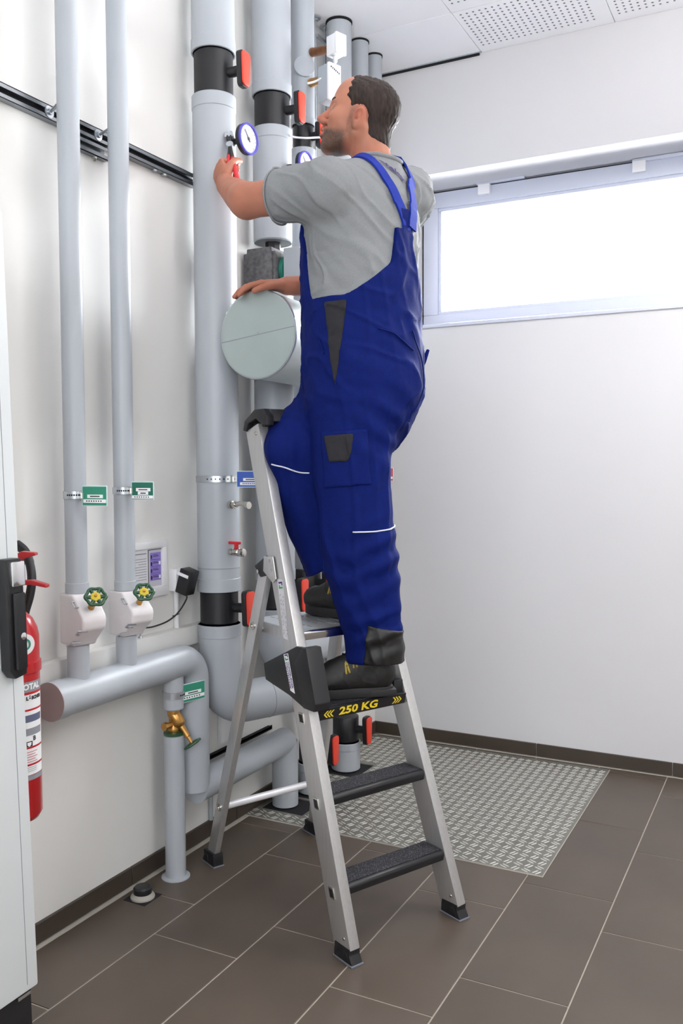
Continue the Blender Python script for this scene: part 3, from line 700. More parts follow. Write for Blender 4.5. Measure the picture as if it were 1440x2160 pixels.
# ---- socket with the plug-in adapter and its cable
y0, y1 = hit(355, 1225, 0, .0).y, hit(392, 1225, 0, .0).y
zt1, zb1 = hit(370, 1199, 0, .02).z, hit(370, 1247, 0, .02).z
t = thing('wall_socket', 'white surface socket on the wall right of the notice frame', 'socket', (0, (y0 + y1) / 2, zb1))
MB().mm((.0005, y0, zb1), (.034, y0 + .075, zt1)).build('socket_box', 'white', t, bevel=.005)
MB().tube([(.009, y0 + .03, zb1), (.009, y0 + .03, zd)], .009, 12).build('conduit', 'white', t)
t2 = thing('power_adapter', 'black plug-in power adapter in the wall socket with a cable down to the ledge', 'adapter', (.036, y0 + .04, zb1))
ya = y0 + .045; zc = (zt1 + zb1) / 2 + .008
ya -= .022
fr2 = (V((.92, 0, -.28)).normalized(), EY, V((.28, 0, .92)).normalized())
MB().box((.062, ya, zc - .012), (.046, .05, .086), fr2).build('adapter_body', 'blackp', t2, bevel=.004)
MB().box(V((.062, ya, zc + .012)) + fr2[0] * .0006, (.047, .0505, .011), fr2).build('white_band', 'white', t2)
a = V((.054, ya + .004, zc - .055))
cab = curve([a, a + V((.0, .0, -.02)), (.045, ya - .03, zd + .06), (.03, ya - .07, zd + .035), (.027, ya - .14, zd + .028), (.028, ya - .21, zd + .032), (.03, ya - .25, zd + .015), (.03, ya - .265, zd + .003)], 8)
MB().tube(cab, .0028, 8).build('cable', 'blackp', t2)
m_ = cab[18]; MB().tube([m_ + V((.0, -.018, .0)), m_ + V((.004, 0, .001)), m_ + V((.0, .02, .002))], .0013, 6).build('cable_tie', 'blackp', t2)

# ---- signs
def zs(v, c): return zrow(720, v, c[0], c[1])
L3 = [(-.02, .17, -.28, .34), (-.25, .17, -.44, .46)]
NX = V((.93, .10, 0))
p = V((s1[0] + .105, s1[1] - .03, 1.276))
pipe_sign('green pipe sign with two white strips clamped on the riser nearest the cabinet', s1, .0305, 1.277, p + V((-.0, -.005, 0)), NX, V((.1, -.93, 0)), .082, .056, M['signgreen'], L3)
pipe_sign('dark green pipe sign with a stepped white strip clamped on the second riser', s2, .0305, 1.284, V((s2[0] + .098, s2[1] - .03, 1.285)), NX, V((.1, -.93, 0)), .077, .054, M['signgreen_d'], [(.06, .18, -.28, .36), (-.13, .18, -.2, .26), (-.34, .17, -.47, .47)])
pipe_sign('blue pipe sign clamped on the thick pipe behind the ladder rail', A, rA, 1.313, V((A[0] + .158, A[1] - .05, 1.313)), NX, V((.1, -.93, 0)), .085, .056, M['signblue'], [(-.02, .17, -.2, .42), (-.27, .17, -.34, .46)])
pipe_sign('green pipe sign tilted along the wall on the short drain stub', (HXR, dy), .0335, .612, V((HXR + .037, dy + .05, .612)), V((.25, .95, 0)), V((.95, -.25, 0)), .108, .062, M['signgreen'], L3)
p = hit(826, 999, 1, -.06)
pipe_sign('red pipe sign on the corner pipe, peeping out behind the blue trouser leg', (PXR, -.205), .036, 1.318, V((PXR + .07, -.25, 1.318)), NX, V((.1, -.93, 0)), .09, .062, M['signred'], L3)

# ---- sensors and rods by the ceiling
for (u, v, lab, zlo) in ((665, 36, 'thin threaded steel rod hanging from the ceiling beside the third pipe', 2.3), (690, 53, 'thin threaded steel rod hanging from the ceiling beside the fourth pipe', 2.2)):
    p = hit(u, v, 2, 3.27); x = .135
    k = (x - CAM.x) / (p.x - CAM.x); q = V((x, CAM.y + (p.y - CAM.y) * k, 0))
    q = V((max(p.x - (.012 if u == 690 else 0), .02), p.y, 0))
    t = thing('threaded_rod', lab, 'rod', (q.x, q.y, zlo), 'threaded hanger rods')
    MB().cyl((q.x, q.y, zlo), (q.x, q.y, 3.27), .0055, n=10).build('rod', 'zinc', t)
    MB().lathe((q.x, q.y, 3.268), -UP, [(.022, 0), (.022, .006), (.012, .008), (.012, .014)], 16).build('flange', 'zinc', t)
p1, p2 = hit(665, 55, 0, .04), hit(695, 48, 0, .05)
tag(MB().box((.04, -.60, 3.19), (.012, .10, .012)).build('rod_bracket', 'zinc'), 'short galvanised strut between the two ceiling rods', 'strut')
def sensor(lab, ul, vl, ur, vr, box, m, tube_m):
    c0 = at(ul, vl, 3.54); c1 = at(ur, vr, 3.44)
    t = thing('sensor', lab, 'sensor', c0, 'immersion temperature sensors')
    ax = (c1 - c0).normalized()
    MB().lathe(c0, ax, [(.016, -.09), (.016, 0), (.0165, .02), (.0175, .0205), (.0175, .024), (.0165, .0245), (.016, (c1 - c0).length)], 18).build('sleeve', tube_m, t)
    X, Y, Z = V((.94, -.34, 0)).normalized(), V((.34, .94, 0)).normalized(), UP
    w, d, h, dz = box
    o = c1 + X * w / 2 + UP * dz
    MB().box(o, (w, d, h), (X, Y, Z)).build('sensor_box', m, t, bevel=.004)
    MB().box(o + X * (w / 2 + .006), (.012, d + .004, h + .004), (X, Y, Z)).build('box_lid', 'white', t, bevel=.004)
    return t, o, X
t, o1, X1 = sensor('white sensor box on a copper sleeve just below the ceiling', 652, 112, 698, 103, (.048, .05, .075, .0), 'white', 'copper')
MB().lathe(o1 + UP * -.037, -UP, [(.009, 0), (.008, .02), (.005, .026)], 14).build('cable_gland', 'white', t)
c0 = o1 - UP * .06
_c = MB().tube(curve([c0, c0 + V((-.01, -.01, -.05)), at(690, 160, 3.40), at(664, 172, 3.42), at(648, 176, 3.42)], 8), .004, 8); tag(_c.build('cable', 'white'), 'white cable hanging from the white sensor box below the ceiling', 'cable')
t, o2, X2 = sensor('grey control box on a brass sleeve beside the worker\'s forehead', 652, 176, 682, 168, (.055, .06, .135, -.03), 'grey', 'brass')
fpt = o2 + X2 * .0402
q = MB(); 
for k in range(6): q.box(fpt + V((.34, .94, 0)) * (-.02 + .008 * k) + UP * (.052 - .003 * k), (.001, .004, .006), (X2, V((.34, .94, 0)), UP))
q.build('scale_print', 'ink', t, weld=False)
lp = [at(585, 272, 3.36), at(612, 287, 3.34), at(640, 291, 3.33), at(668, 290, 3.36), at(690, 288, 3.42), at(710, 282, 3.5)]
tag(MB().tube(curve(lp, 6), .0036, 8).build('cable', 'white'), 'white sensor cable looping in front of the third valve by the worker\'s mouth', 'cable')
# ---- small drain on the back wall
p = hit(852, 906, 1, -.02)
t = thing('thermometer', 'small grey tube with a dark tip hanging by the back wall behind the worker\'s seat', 'thermometer', p)
MB().cyl((p.x + .0, -.02, p.z - .005), (p.x, -.02, p.z + .10), .0085, n=12).build('tube', 'grey', t)
MB().lathe((p.x, -.02, p.z - .005), -UP, [(.010, 0), (.010, .004), (.007, .006), (.006, .012)], 12).box((p.x - .012, -.02, p.z - .006), (.02, .004, .003)).build('tip', 'ink', t, weld=False)
MB().mm((p.x - .006, -.014, p.z + .06), (p.x + .006, -.0005, p.z + .075)).build('wall_clip', 'grey', t)

# ---- floor plate
t = thing('floor_plate', 'metal chequer plate set in the tiled floor under the far pipes', 'floor plate', (PX0, PY0, 0))
holes = [(-1.045, .075), (-.87, .085), (-.56, .092)]
pb = MB(); xh0, xh1 = .025, .215; zp = .003
def flat(x0, y0, x1, y1): pb.mm((x0, y0, -.0009), (x1, y1, zp))
flat(xh1, PY0, PX1, PY1); flat(PX0, PY0, xh0, PY1)
yy = PY0
for (c, hw) in holes: flat(xh0, yy, xh1, c - hw); yy = c + hw
flat(xh0, yy, xh1, PY1)
pb.build('plate', 'plate', t, weld=False)
MB().mm((.001, PY0 + .01, -.0017), (.3, PY1 - .01, -.0011)).build('pit_shade_sheet', 'dark', t)  # near-black sheet painting the shade inside the plate's pipe openings
eb = MB(); eb.mm((PX1, PY0, -.003), (PX1 + .002, PY1, .0032)); eb.mm((PX0, PY0 - .002, -.003), (PX1 + .002, PY0, .0032)); eb.build('plate_edge', 'seal', t, weld=False)
vs = []; fs = []
step = .0365
nx, ny = int((PX1 - PX0 - .03) / step) + 1, int((PY1 - PY0 - .03) / step) + 1
for i in range(nx):
    for j in range(ny):
        x, y = PX0 + .02 + step * i, PY0 + .02 + step * j
        if xh0 - .01 < x < xh1 + .01 and any(abs(y - c) < hw + .016 for c, hw in holes): continue
        a = math.radians(62 if (i + j) % 2 else -28)
        ux, uy = math.cos(a), math.sin(a)
        for s in (-.0062, .0062):
            cx_, cy_ = x - uy * s, y + ux * s; o = len(vs); L = .017; wd = .0032
            for (l, w_, z) in ((-L, 0, zp), (-L * .5, -wd, zp), (L * .5, -wd, zp), (L, 0, zp), (L * .5, wd, zp), (-L * .5, wd, zp), (-L * .55, 0, zp + .0022), (L * .55, 0, zp + .0022)):
                vs.append((cx_ + ux * l - uy * w_, cy_ + uy * l + ux * w_, z))
            fs += [tuple(o + k for k in f) for f in ((0, 1, 6), (1, 2, 7, 6), (2, 3, 7), (3, 4, 7), (4, 5, 6, 7), (5, 0, 6))]
b = MB(); b.v = [V(p) for p in vs]; b.f = fs
o = b.build('tread_bars', 'bar', t, weld=False, smooth=0); o['kind'] = 'stuff'

# ================================================================== LEFT FOREGROUND
# control cabinet
cz = .15
cpt = hit(85, 2079, 2, cz); CX, CY = cpt.x, cpt.y
t = thing('control_cabinet', 'pale grey control cabinet with a long black swing handle at the edge of the room', 'cabinet', (CX / 2, CY - .4, 0))
ct = 1.93
MB().mm((.07, CY - .8, cz), (CX - .022, CY - .004, ct)).build('cabinet_body', 'cab', t, bevel=.004)
door = MB().mm((CX - .02, CY - .8, cz + .004), (CX, CY, ct - .004)).build('door', 'cab', t, bevel=.006)
MB().mm((CX - .001, CY - .0335, cz + .02), (CX + .0006, CY - .032, ct - .02)).build('door_fold', 'inkgrey', door)
MB().mm((.03, CY - .8, 0.002), (CX - .012, CY - .012, cz - .004)).build('plinth', 'blackp', t, bevel=.003)
MB().mm((CX - .012, CY - .8, .012), (CX - .004, CY - .11, cz - .012)).build('plinth_panel', mat('plinth_grey', '2A2A2D', .5), t, bevel=.002)
MB().mm((CX - .03, CY - .06, cz - .006), (CX - .001, CY - .02, cz + .002)).build('hinge', 'chrome', t)
t.matrix_basis = Matrix.Translation(t.location) @ Matrix.Translation(V((CX, CY, 0)) - t.location) @ Matrix.Rotation(math.radians(-1.4), 4, V((-.46, .887, 0))) @ Matrix.Translation(t.location - V((CX, CY, 0)))
# swing handle
hy0, hy1 = hit(34, 1300, 0, CX + .03).y, hit(83, 1300, 0, CX + .03).y
hzt, hzb = hit(25, 1182, 0, CX + .03).z, hit(40, 1437, 0, CX + .03).z
hcy = (hy0 + hy1) / 2; wy = .024
h = MB().prism([(-wy, hzb + .02), (-wy * .4, hzb), (wy, hzb + .006), (wy, hzt - .012), (wy * .8, hzt), (-wy, hzt)], (CX, hcy, 0), EY, UP, EX, .0, .03).build('handle', 'blackp', door, bevel=.004)
MB().prism([(-wy * .5, hzb + .02), (wy * .7, hzb + .02), (wy * .8, hzt - .075), (-wy * .5, hzt - .075)], (CX + .03, hcy, 0), EY, UP, EX, 0, .012).build('handle_grip', 'blackp', door, bevel=.006)
MB().box((CX + .034, hcy + .004, hzt - .034), (.012, wy * 1.5, .055)).build('handle_latch', 'chrome', door, bevel=.003)
MB().lathe((CX + .0415, hcy + .006, hzb + .095), EX, [(.008, 0), (.008, .002), (.004, .003)], 16).build('key_lock', 'chrome', door)
# fire extinguisher behind the cabinet
ex = V((.165, -2.478, 0)); er = .068
zb, zt_ = hit(80, 1718, 0, .2).z, 1.0
t = thing('fire_extinguisher', 'red fire extinguisher with black hose hanging between the cabinet and the header pipe', 'fire extinguisher', (ex.x, ex.y, zb))
MB().lathe(ex, UP, [(.045, zb), (er - .008, zb + .004), (er, zb + .018), (er, .935), (er - .004, .955), (er - .015, .978), (er - .032, .995), (.024, 1.005), (.02, 1.02)], 48).build('cylinder', 'exred', t, smooth=60)
def wrap(b, z0, z1, q0, q1, r):
    n = 20
    vs = [ex + V((r * math.cos(q), r * math.sin(q), z)) for z in (z0, z1) for q in [q0 + (q1 - q0) * k / n for k in range(n + 1)]]
    b.add(vs, [(k, k + 1, n + 2 + k, n + 1 + k) for k in range(n)]); return b
facing = math.atan2(CAM.y - ex.y, CAM.x - ex.x)            # the label faces the room
q0, q1 = facing - 1.1, facing + 1.35
def zx(v): return zrow(70, v, ex.x + er * .5, ex.y - er * .5)
lab = wrap(MB(), zx(1632), zx(1437), q0, q1, er + .0006).build('label', 'paper', t)
def band(v0, v1, m, a=0, b_=0, rr=.0010, nm='label_band'): return wrap(MB(), zx(v1), zx(v0), q0 + a, q1 - b_, er + rr).build(nm, m, lab)
band(1436, 1458, 'inkgrey'); band(1458, 1463, 'exred')
for v in (1496, 1575, 1611): band(v - 2.5, v + 1.5, 'exred', .2)
band(1506, 1521, mat('label_blue_grey', '5E647C', .6), .9, .1); band(1534, 1549, 'label_blue_grey' if False else M['inkgrey'], .9, .1); band(1633, 1643, 'inkgrey', .1)
def wtext(txt, v, size, qc, m, bold=0):
    b = MB(); text_mb(b, txt, size, (0, 0, 0), EX, EY, UP, depth=0, bold=bold)
    zc = zx(v); b.v = [ex + V(((er + .0016) * math.cos(qc + p.x / er), (er + .0016) * math.sin(qc + p.x / er), zc + p.y)) for p in b.v]
    b.build('label_print', m, lab, weld=False)
qv = facing + .60
wtext('TOTAL', 1447, .020, qv + .07, 'paper', .001); wtext('L\u00d6SCHER', 1471, .0115, qv + .26, 'ink', .0008)
wtext('B', 1557, .016, qv + .22, 'ink', .0005)
sq = wrap(MB(), zx(1572), zx(1561), qv - .15, qv + .12, er + .0014).build('symbol_square', 'ink', lab)
w_ = MB()
for (dx, v, r) in ((0, 1567, .006),):
    w_.add([ex + V(((er + .002) * math.cos(qv - .02 + a / er), (er + .002) * math.sin(qv - .02 + a / er), zx(v) + c)) for a, c in ((-.006, .005), (.006, .005), (.005, -.002), (0, -.006), (-.005, -.002))], [(0, 1, 2, 3, 4)])
w_.build('symbol_flame', 'paper', lab, weld=False)
tl = MB()
for k in range(5): wrap(tl, zx(1583.5 + 5.2 * k) - .0008, zx(1583.5 + 5.2 * k) + .0008, qv - .35, qv + .35 - .1 * (k % 2), er + .0014)
tl.build('text_lines', mat('pink_print', 'C46A70', .6), lab, weld=False)
tl = MB()
for k in range(3): wrap(tl, zx(1616 + 4 * k) - .0005, zx(1616 + 4 * k) + .0005, qv - .3, qv + .3, er + .0014)
tl.build('text_lines', 'inkgrey', lab, weld=False)
sd = V((math.cos(qv - .1), math.sin(qv - .1), 0)); sc = ex + sd * (er - .004) + UP * zx(1357)
MB().lathe(sc, sd, [(.026, 0), (.026, .0045)], 24).build('inspection_sticker', 'paper', t)
MB().lathe(sc + sd * .0046, sd, [(.012, 0), (.015, .0004), (.015, .001), (.010, .001)], 24, caps=False).build('sticker_mark', 'signgreen', t)
MB().lathe(ex, UP, [(er, .846), (er + .004, .848), (er + .004, .872), (er, .874)], 48, caps=False).build('holder_band', 'exred', t)
MB().lathe(ex, UP, [(.022, 1.01), (.022, 1.02), (.028, 1.022), (.028, 1.042), (.018, 1.05), (.014, 1.07)], 24).build('valve_head', mat('head_metal', 'B5A64C', .4, metal=.6), t)
dl = V((.9, .42, 0)).normalized(); sdv = UP.cross(dl)
MB().prism([(-.03, -.002), (.06, .004), (.098, -.008), (.098, -.016), (.058, -.008), (-.03, -.014)], ex + UP * 1.072, dl, UP, sdv, -.012, .012).build('carry_handle', 'exred', t, bevel=.003)
MB().prism([(-.032, .012), (.0, .045), (.035, .065), (.07, .062), (.072, .055), (.04, .046), (.012, .018), (-.02, -.006)], ex + UP * 1.082, dl, UP, sdv, -.010, .010).build('squeeze_lever', 'exred', t, bevel=.003)
MB().tube([ex + UP * 1.065 + dl * .02 + sdv * -.018, ex + UP * 1.09 + dl * .036 + sdv * -.02, ex + UP * 1.115 + dl * .03 + sdv * -.018], .0035, 8).build('safety_pin', 'zinc', t)
def xp(u, v, t): return at(u, v, t)
MB().tube(curve([xp(35, 1148, 2.31), xp(52, 1163, 2.30), xp(63, 1190, 2.29), xp(67, 1222, 2.28), xp(63, 1255, 2.275), xp(53, 1290, 2.27), xp(44, 1330, 2.27)], 6), [.0125] * 12 + [.0115] * 25, 12).build('hose', 'black', t)
MB().mm((.001, ex.y - .03, .90), (ex.x - er * .9, ex.y + .03, .97)).build('wall_bracket', 'blackp', t)
# ================================================================== STEP LADDER
LB, LD, LW = V((.85, -1.962, 0)), V((-.90132, .43315, 0)), V((.43315, .90132, 0))
def LP(s, l, z): return LB + LD * s + LW * l + UP * z
KF, KR = .312, .351
FS = lambda z: .027 + KF * z
RS = lambda z: .795 - KR * z
LR = lambda z: .44 - .065 * z           # outer face of the right front rail
LRR = lambda z: .446 - .1 * z           # right rear leg
t = thing('step_ladder', 'aluminium step ladder with black treads that the worker stands on', 'ladder', (.55, -1.6, 0))
eF = (LD * KF + UP).normalized(); eR = (UP - LD * KR).normalized()
def bar(p, q, wl, wd, lat, b=None):
    b = b or MB(); p, q = V(p), V(q); e = (q - p).normalized(); x = (V(lat) - e * V(lat).dot(e)).normalized(); y = e.cross(x)
    return b.box((p + q) / 2, (wl, wd, (q - p).length), (x, y, e))
zt_ = 1.475
bar(LP(FS(.03), .017, .03), LP(FS(zt_), .017, zt_), .034, .076, LW).build('front_rail', 'alu', t, bevel=.004)
bar(LP(FS(.03), LR(.03) - .017, .03), LP(FS(zt_), LR(zt_) - .017, zt_), .034, .076, LW).build('front_rail', 'alu', t, bevel=.004)
zr = 1.045
bar(LP(RS(.035), .012, .035), LP(RS(zr), .012, zr), .022, .046, LW).build('rear_leg', 'alu', t, bevel=.003)
bar(LP(RS(.035), LRR(.035) - .012, .035), LP(RS(zr), LRR(zr) - .03, zr), .022, .046, LW).build('rear_leg', 'alu', t, bevel=.003)
# feet
def foot(s, l, sg, tilt):
    b = MB()
    prof = [(-.046, .0), (.052, .0), (.056, .006), (.04, .03), (.042, .05), (-.042, .05), (-.044, .03)]
    prof = [(x * .80, y * .9) for x, y in prof]
    if sg < 0: prof = [(-x, y) for x, y in prof]
    b.prism(prof, LP(s, l, .0008), LD * -1, UP, LW, -.019, .019)
    f = b.build('foot', 'blackp', t, bevel=.004)
    MB().prism([(-.04, .0), (.048, .0), (.048, .005), (-.04, .005)], LP(s, l, .0004), LD * -1 * (1 if sg > 0 else -1), UP, LW, -.021, .021).build('foot_pad', mat('foot_pad_grey', '6E727C', .5) if 'foot_pad_grey' not in bpy.data.materials else bpy.data.materials['foot_pad_grey'], f, bevel=.002)
    MB().prism([(.0, .008), (.030, .010), (.022, .030), (.006, .034)], LP(s, l - .0205, .001), LD * -1 * (1 if sg > 0 else -1), UP, LW, 0, .041).build('foot_rib', 'black', f, bevel=.002)
foot(FS(.03), .017, 1, 0); foot(FS(.03), LR(.02) - .017, 1, 0); foot(RS(.03), .012, -1, 0); foot(RS(.03), LRR(.02) - .012, -1, 0)
for l in (-.0006, LR(.06) - .0345):
    MB().lathe(LP(FS(.062) - .018, l, .066), -LW, [(.005, 0), (.004, .002), (.001, .003)], 12).build('rivet', 'nickel', t)
# treads
zs3 = (.200, .430, .658)
for i, z in enumerate(zs3):
    l0, l1 = .034, LR(z) - .034; sc = FS(z) + .004; o = LP(sc, 0, z)
    prof = [(-.046, -.012), (-.043, -.004), (-.036, 0), (.042, 0), (.042, -.03), (.036, -.03), (.036, -.006), (-.030, -.008), (-.034, -.034), (-.042, -.03)]
    tr = MB().prism(prof, o, LD, UP, LW, l0, l1).build('tread', 'blackp', t, bevel=.0012, seg=1)
    MB().prism([(-.034, .0002), (.040, .0002), (.040, .0016), (-.034, .0016)], o, LD, UP, LW, l0 + .004, l1 - .004).build('grip_surface', 'grit', tr)
    if i == 2:
        n_ = (LD * -1).normalized(); fc = LP(sc - .0465, (l0 + l1) / 2, z - .0205)
        # printed load mark on the slanting front of the tread
        fx = LW; fn = V((0, 0, 0)) + LD * -1; fu = UP
        Xf, Yf = LW.normalized(), (UP * .96 - LD * -.0 + LD * -.25).normalized(); Nf = Xf.cross(Yf) * 1
        if Nf.dot(LD) > 0: Nf = -Nf
        bnd = MB().box(LP(sc - .0445, (l0 + l1) / 2, z - .018), (l1 - l0, .034, .002), (Xf, Yf, Nf)).build('front_strip', 'blackp', tr)
        pm = MB(); oo = LP(sc - .0445, (l0 + l1) / 2, z - .018) + Nf * .0014
        text_mb(pm, '250 KG', .034, oo - Xf * .018 + Yf * .001, Xf, Yf, Nf, squeeze=1.35, bold=.0012)
        pm.build('load_mark', 'yellow', tr, weld=False)
        for sg, bx in ((-1, l0 + .018 - (l0 + l1) / 2), (1, (l1 - l0) / 2 - .016)):
            pm = MB()
            for k in range(3):
                c = bx + (k * .0105) * -sg
                P_ = [(c + sg * .0, .0), (c - sg * .011, .011), (c - sg * .0165, .011), (c - sg * .0055, 0), (c - sg * .0165, -.011), (c - sg * .011, -.011)]
                pm.add([oo + Xf * a + Yf * b_ + Nf * .0006 for a, b_ in P_], [(0, 1, 2, 3), (0, 3, 4, 5)])
            pm.build('arrow_mark', 'yellow', tr, weld=False)
    # square rivets on the outer faces of the rails
    for l, nrm in ((-.0002, -LW), (LR(z - .026) + .0002, LW)):
        c = LP(FS(z - .026), l, z - .026)
        rv = MB().box(c + nrm * .0015, (.024, .032, .004), (LD, eF, nrm)).build('rivet_flange', 'nickel', t, bevel=.0018)
        MB().box(c + nrm * .0038, (.016, .023, .001), (LD, eF, nrm)).build('rivet_hollow', 'black', rv)
# corner braces at the third tread
def brace(l_out, sgn):
    side = [(.412, .76), (.235, .840), (.205, .842), (.17, .70), (.20, .668), (.273, .690), (.402, .712)]
    n = -LW if sgn > 0 else LW
    b = MB(); o = LP(0, l_out, 0)
    b.prism(side, o, LD, UP, n, .0008, .012)
    b.prism([(.205, .842), (.183, .842), (.138, .690), (.145, .668), (.20, .668), (.245, .79)], o, LD, UP, n, -.040, .014)
    return b.build('corner_brace', 'blackp', t, bevel=.004, weld=False)
bl = brace(0, 1)
MB().box(LP(FS(.668) - .0, LR(.668) - .052, .672), (.07, .036, .05), (LD, LW, UP)).build('inner_brace', 'blackp', t, bevel=.004)
Xl, Yl = None, None
def label_quad(b, P4, l, off): b.add([LP(s, l, z) - LW * off for s, z in P4], [(0, 1, 2, 3)]); return b
label = label_quad(MB(), [(.300, .806), (.276, .813), (.241, .701), (.265, .706)], 0, .0126).build('brand_label', 'paper', bl)
eL = (LP(.241, 0, .701) - LP(.276, 0, .813)).normalized(); nL = -LW; uL = nL.cross(eL)      # reading direction runs down the rail
cL = LP(.2695, 0, .750) - LW * .0131
pm = MB(); text_mb(pm, 'G\u00dcNZBURGER', .0118, cL + uL * .0055, eL, uL, nL, depth=0, squeeze=1.0, bold=.0003); text_mb(pm, 'STEIGTECHNIK', .0118, cL - uL * .0055, eL, uL, nL, depth=0, squeeze=.98, bold=.0003)
pm.build('label_print', 'navyprint', bl, weld=False)
lc = LP(.284, 0, .800) - LW * .0131
def logo(parent, c, r, e, u):
    a = MB(); k = MB()
    def q(b, x0, x1, y0, y1): b.add([c + e * x + u * y for x, y in ((x0, y0), (x1, y0), (x1, y1), (x0, y1))], [(0, 1, 2, 3)])
    q(a, -r, -r * .5, -r, r); q(a, -r, r * .1, r * .5, r); q(k, r * .5, r, -r, r); q(k, -r * .1, r, -r, -r * .5)
    a.build('logo_mark', 'navyprint', parent, weld=False); k.build('logo_mark', 'greenprint', parent, weld=False)
logo(bl, lc, .0085, eL, uL)
st = label_quad(MB(), [(.350, 1.022), (.318, 1.022), (.292, .846), (.318, .850)], 0, .0004).build('safety_label', mat('clear_label', 'CFCED2', .4), t)
es = (LP(.303, 0, .848) - LP(.334, 0, 1.02)).normalized(); us = nL.cross(es)
logo(st, LP(.331, 0, 1.005) - LW * .0009, .010, es, us)
pm = MB(); rnd = random.Random(3)
for r_ in (-.007, .006):
    for k in range(10):
        c = LP(.331, 0, 1.005) - LW * .0009 + es * (.03 + k * .0125 + (.004 if r_ > 0 else 0)) + us * r_
        for m_ in range(3):
            a, b_ = rnd.uniform(-.004, .004), rnd.uniform(-.004, .004)
            L_, W_ = rnd.uniform(.001, .003), rnd.uniform(.0006, .001)
            pm.add([c + es * (a + i * L_) + us * (b_ + j * W_) for i, j in ((-1, -1), (1, -1), (1, 1), (-1, 1))], [(0, 1, 2, 3)])
pm.build('pictogram_print', 'inkgrey', st, weld=False)
# platform
zp_ = .872; sp0, sp1 = .262, .565; lp0, lp1 = .036, LR(zp_) - .036
pl = MB().prism([(sp0 + .012, -.006), (sp0 + .012, 0), (sp1, 0), (sp1, -.03), (sp1 - .004, -.03), (sp1 - .004, -.006)], LP(0, 0, zp_), LD, UP, LW, lp0, lp1).build('platform', 'aluflat', t, bevel=.001, seg=1)
MB().prism([(sp0, -.004), (sp0 + .004, .001), (sp0 + .014, .001), (sp0 + .014, -.026), (sp0 + .002, -.026)], LP(0, 0, zp_), LD, UP, LW, lp0 - .002, lp1 + .002).build('platform_nosing', 'chrome', pl, bevel=.002)
for l in (lp0, lp1 - .012): MB().prism([(sp0 + .02, -.034), (sp1, -.034), (sp1, -.006), (sp0 + .02, -.006)], LP(0, 0, zp_), LD, UP, LW, l, l + .012).build('platform_bracket', 'alu', pl)
gb = MB()
for k in range(7):
    for m_ in range(5): gb.box(LP(.33 + .034 * k, .10 + .045 * m_, zp_ + .0006), (.020, .004, .0012), (LD, LW, UP))
gb.build('platform_ribs', 'zinc', pl, weld=False)
MB().cyl(LP(RS(.85), .0, .85), LP(RS(.85), LRR(.85), .85), .009, n=16).build('axle', 'alu', t)
MB().cyl(LP(RS(.218), .02, .218), LP(RS(.218), LRR(.218) - .02, .218), .0125, n=20).build('cross_tube', mat('white_tube', 'E4E4E8', .3, metal=.3), t)
for (z, m_) in ((.862, 0), (.218, 0)):
    for l, nrm in ((.0008, -LW), (LRR(z) - .0005, LW)):
        MB().lathe(LP(RS(z) , l, z), nrm, [(.0125, 0), (.0125, .004), (.008, .0045), (.0075, .001)], 20).build('bolt', 'nickel', t)
# hinges
for l, nrm in ((-.0004, -LW), (LR(1.04) + .0004, LW)):
    o = LP(0, 0, 0) + LW * l
    hb = MB().prism([(.474, 1.050), (.405, 1.088), (.392, 1.03), (.44, 1.018)], o, LD, UP, nrm, -.03, .004).build('hinge_block', 'blackp', t, bevel=.004)
    hp = MB().prism([(.412, 1.085), (.362, 1.088), (.345, 1.022), (.362, 1.008), (.416, 1.04)], o, LD, UP, nrm, .004, .008).build('hinge_plate', 'alu', hb, bevel=.002)
    for s, z in ((.378, 1.074), (.368, 1.048), (.366, 1.022), (.448, 1.036)):
        MB().lathe(o + LD * s + UP * z + nrm * .0065, nrm, [(.0058, 0), (.0058, .002), (.003, .003)], 14).build('rivet', 'nickel', hb)
# top tray
b = MB(); l0, l1 = -.006, LR(1.5) + .006
b.prism([(.395, 1.478), (.395, 1.505), (.412, 1.528), (.462, 1.528), (.522, 1.495), (.530, 1.466), (.512, 1.462), (.50, 1.486), (.455, 1.500), (.43, 1.485)], LP(0, 0, 0), LD, UP, LW, l0, l0 + .028)
b.prism([(.395, 1.478), (.395, 1.505), (.412, 1.528), (.462, 1.528), (.522, 1.495), (.530, 1.466), (.512, 1.462), (.50, 1.486), (.455, 1.500), (.43, 1.485)], LP(0, 0, 0), LD, UP, LW, l1 - .028, l1)
b.prism([(.40, 1.49), (.412, 1.528), (.432, 1.528), (.432, 1.49)], LP(0, 0, 0), LD, UP, LW, l0 + .02, l1 - .02)
b.prism([(.432, 1.478), (.432, 1.486), (.50, 1.474), (.50, 1.466)], LP(0, 0, 0), LD, UP, LW, l0 + .02, l1 - .02)
b.prism([(.49, 1.466), (.512, 1.462), (.53, 1.466), (.522, 1.495), (.495, 1.51)], LP(0, 0, 0), LD, UP, LW, l0 + .02, l1 - .02)
b.build('top_tray', 'blackp', t, bevel=.003, weld=False)
MB().lathe(LP(FS(1.462) - .02, -.0004, 1.455), -LW, [(.006, 0), (.005, .003), (.002, .004)], 12).build('rivet', 'nickel', t)
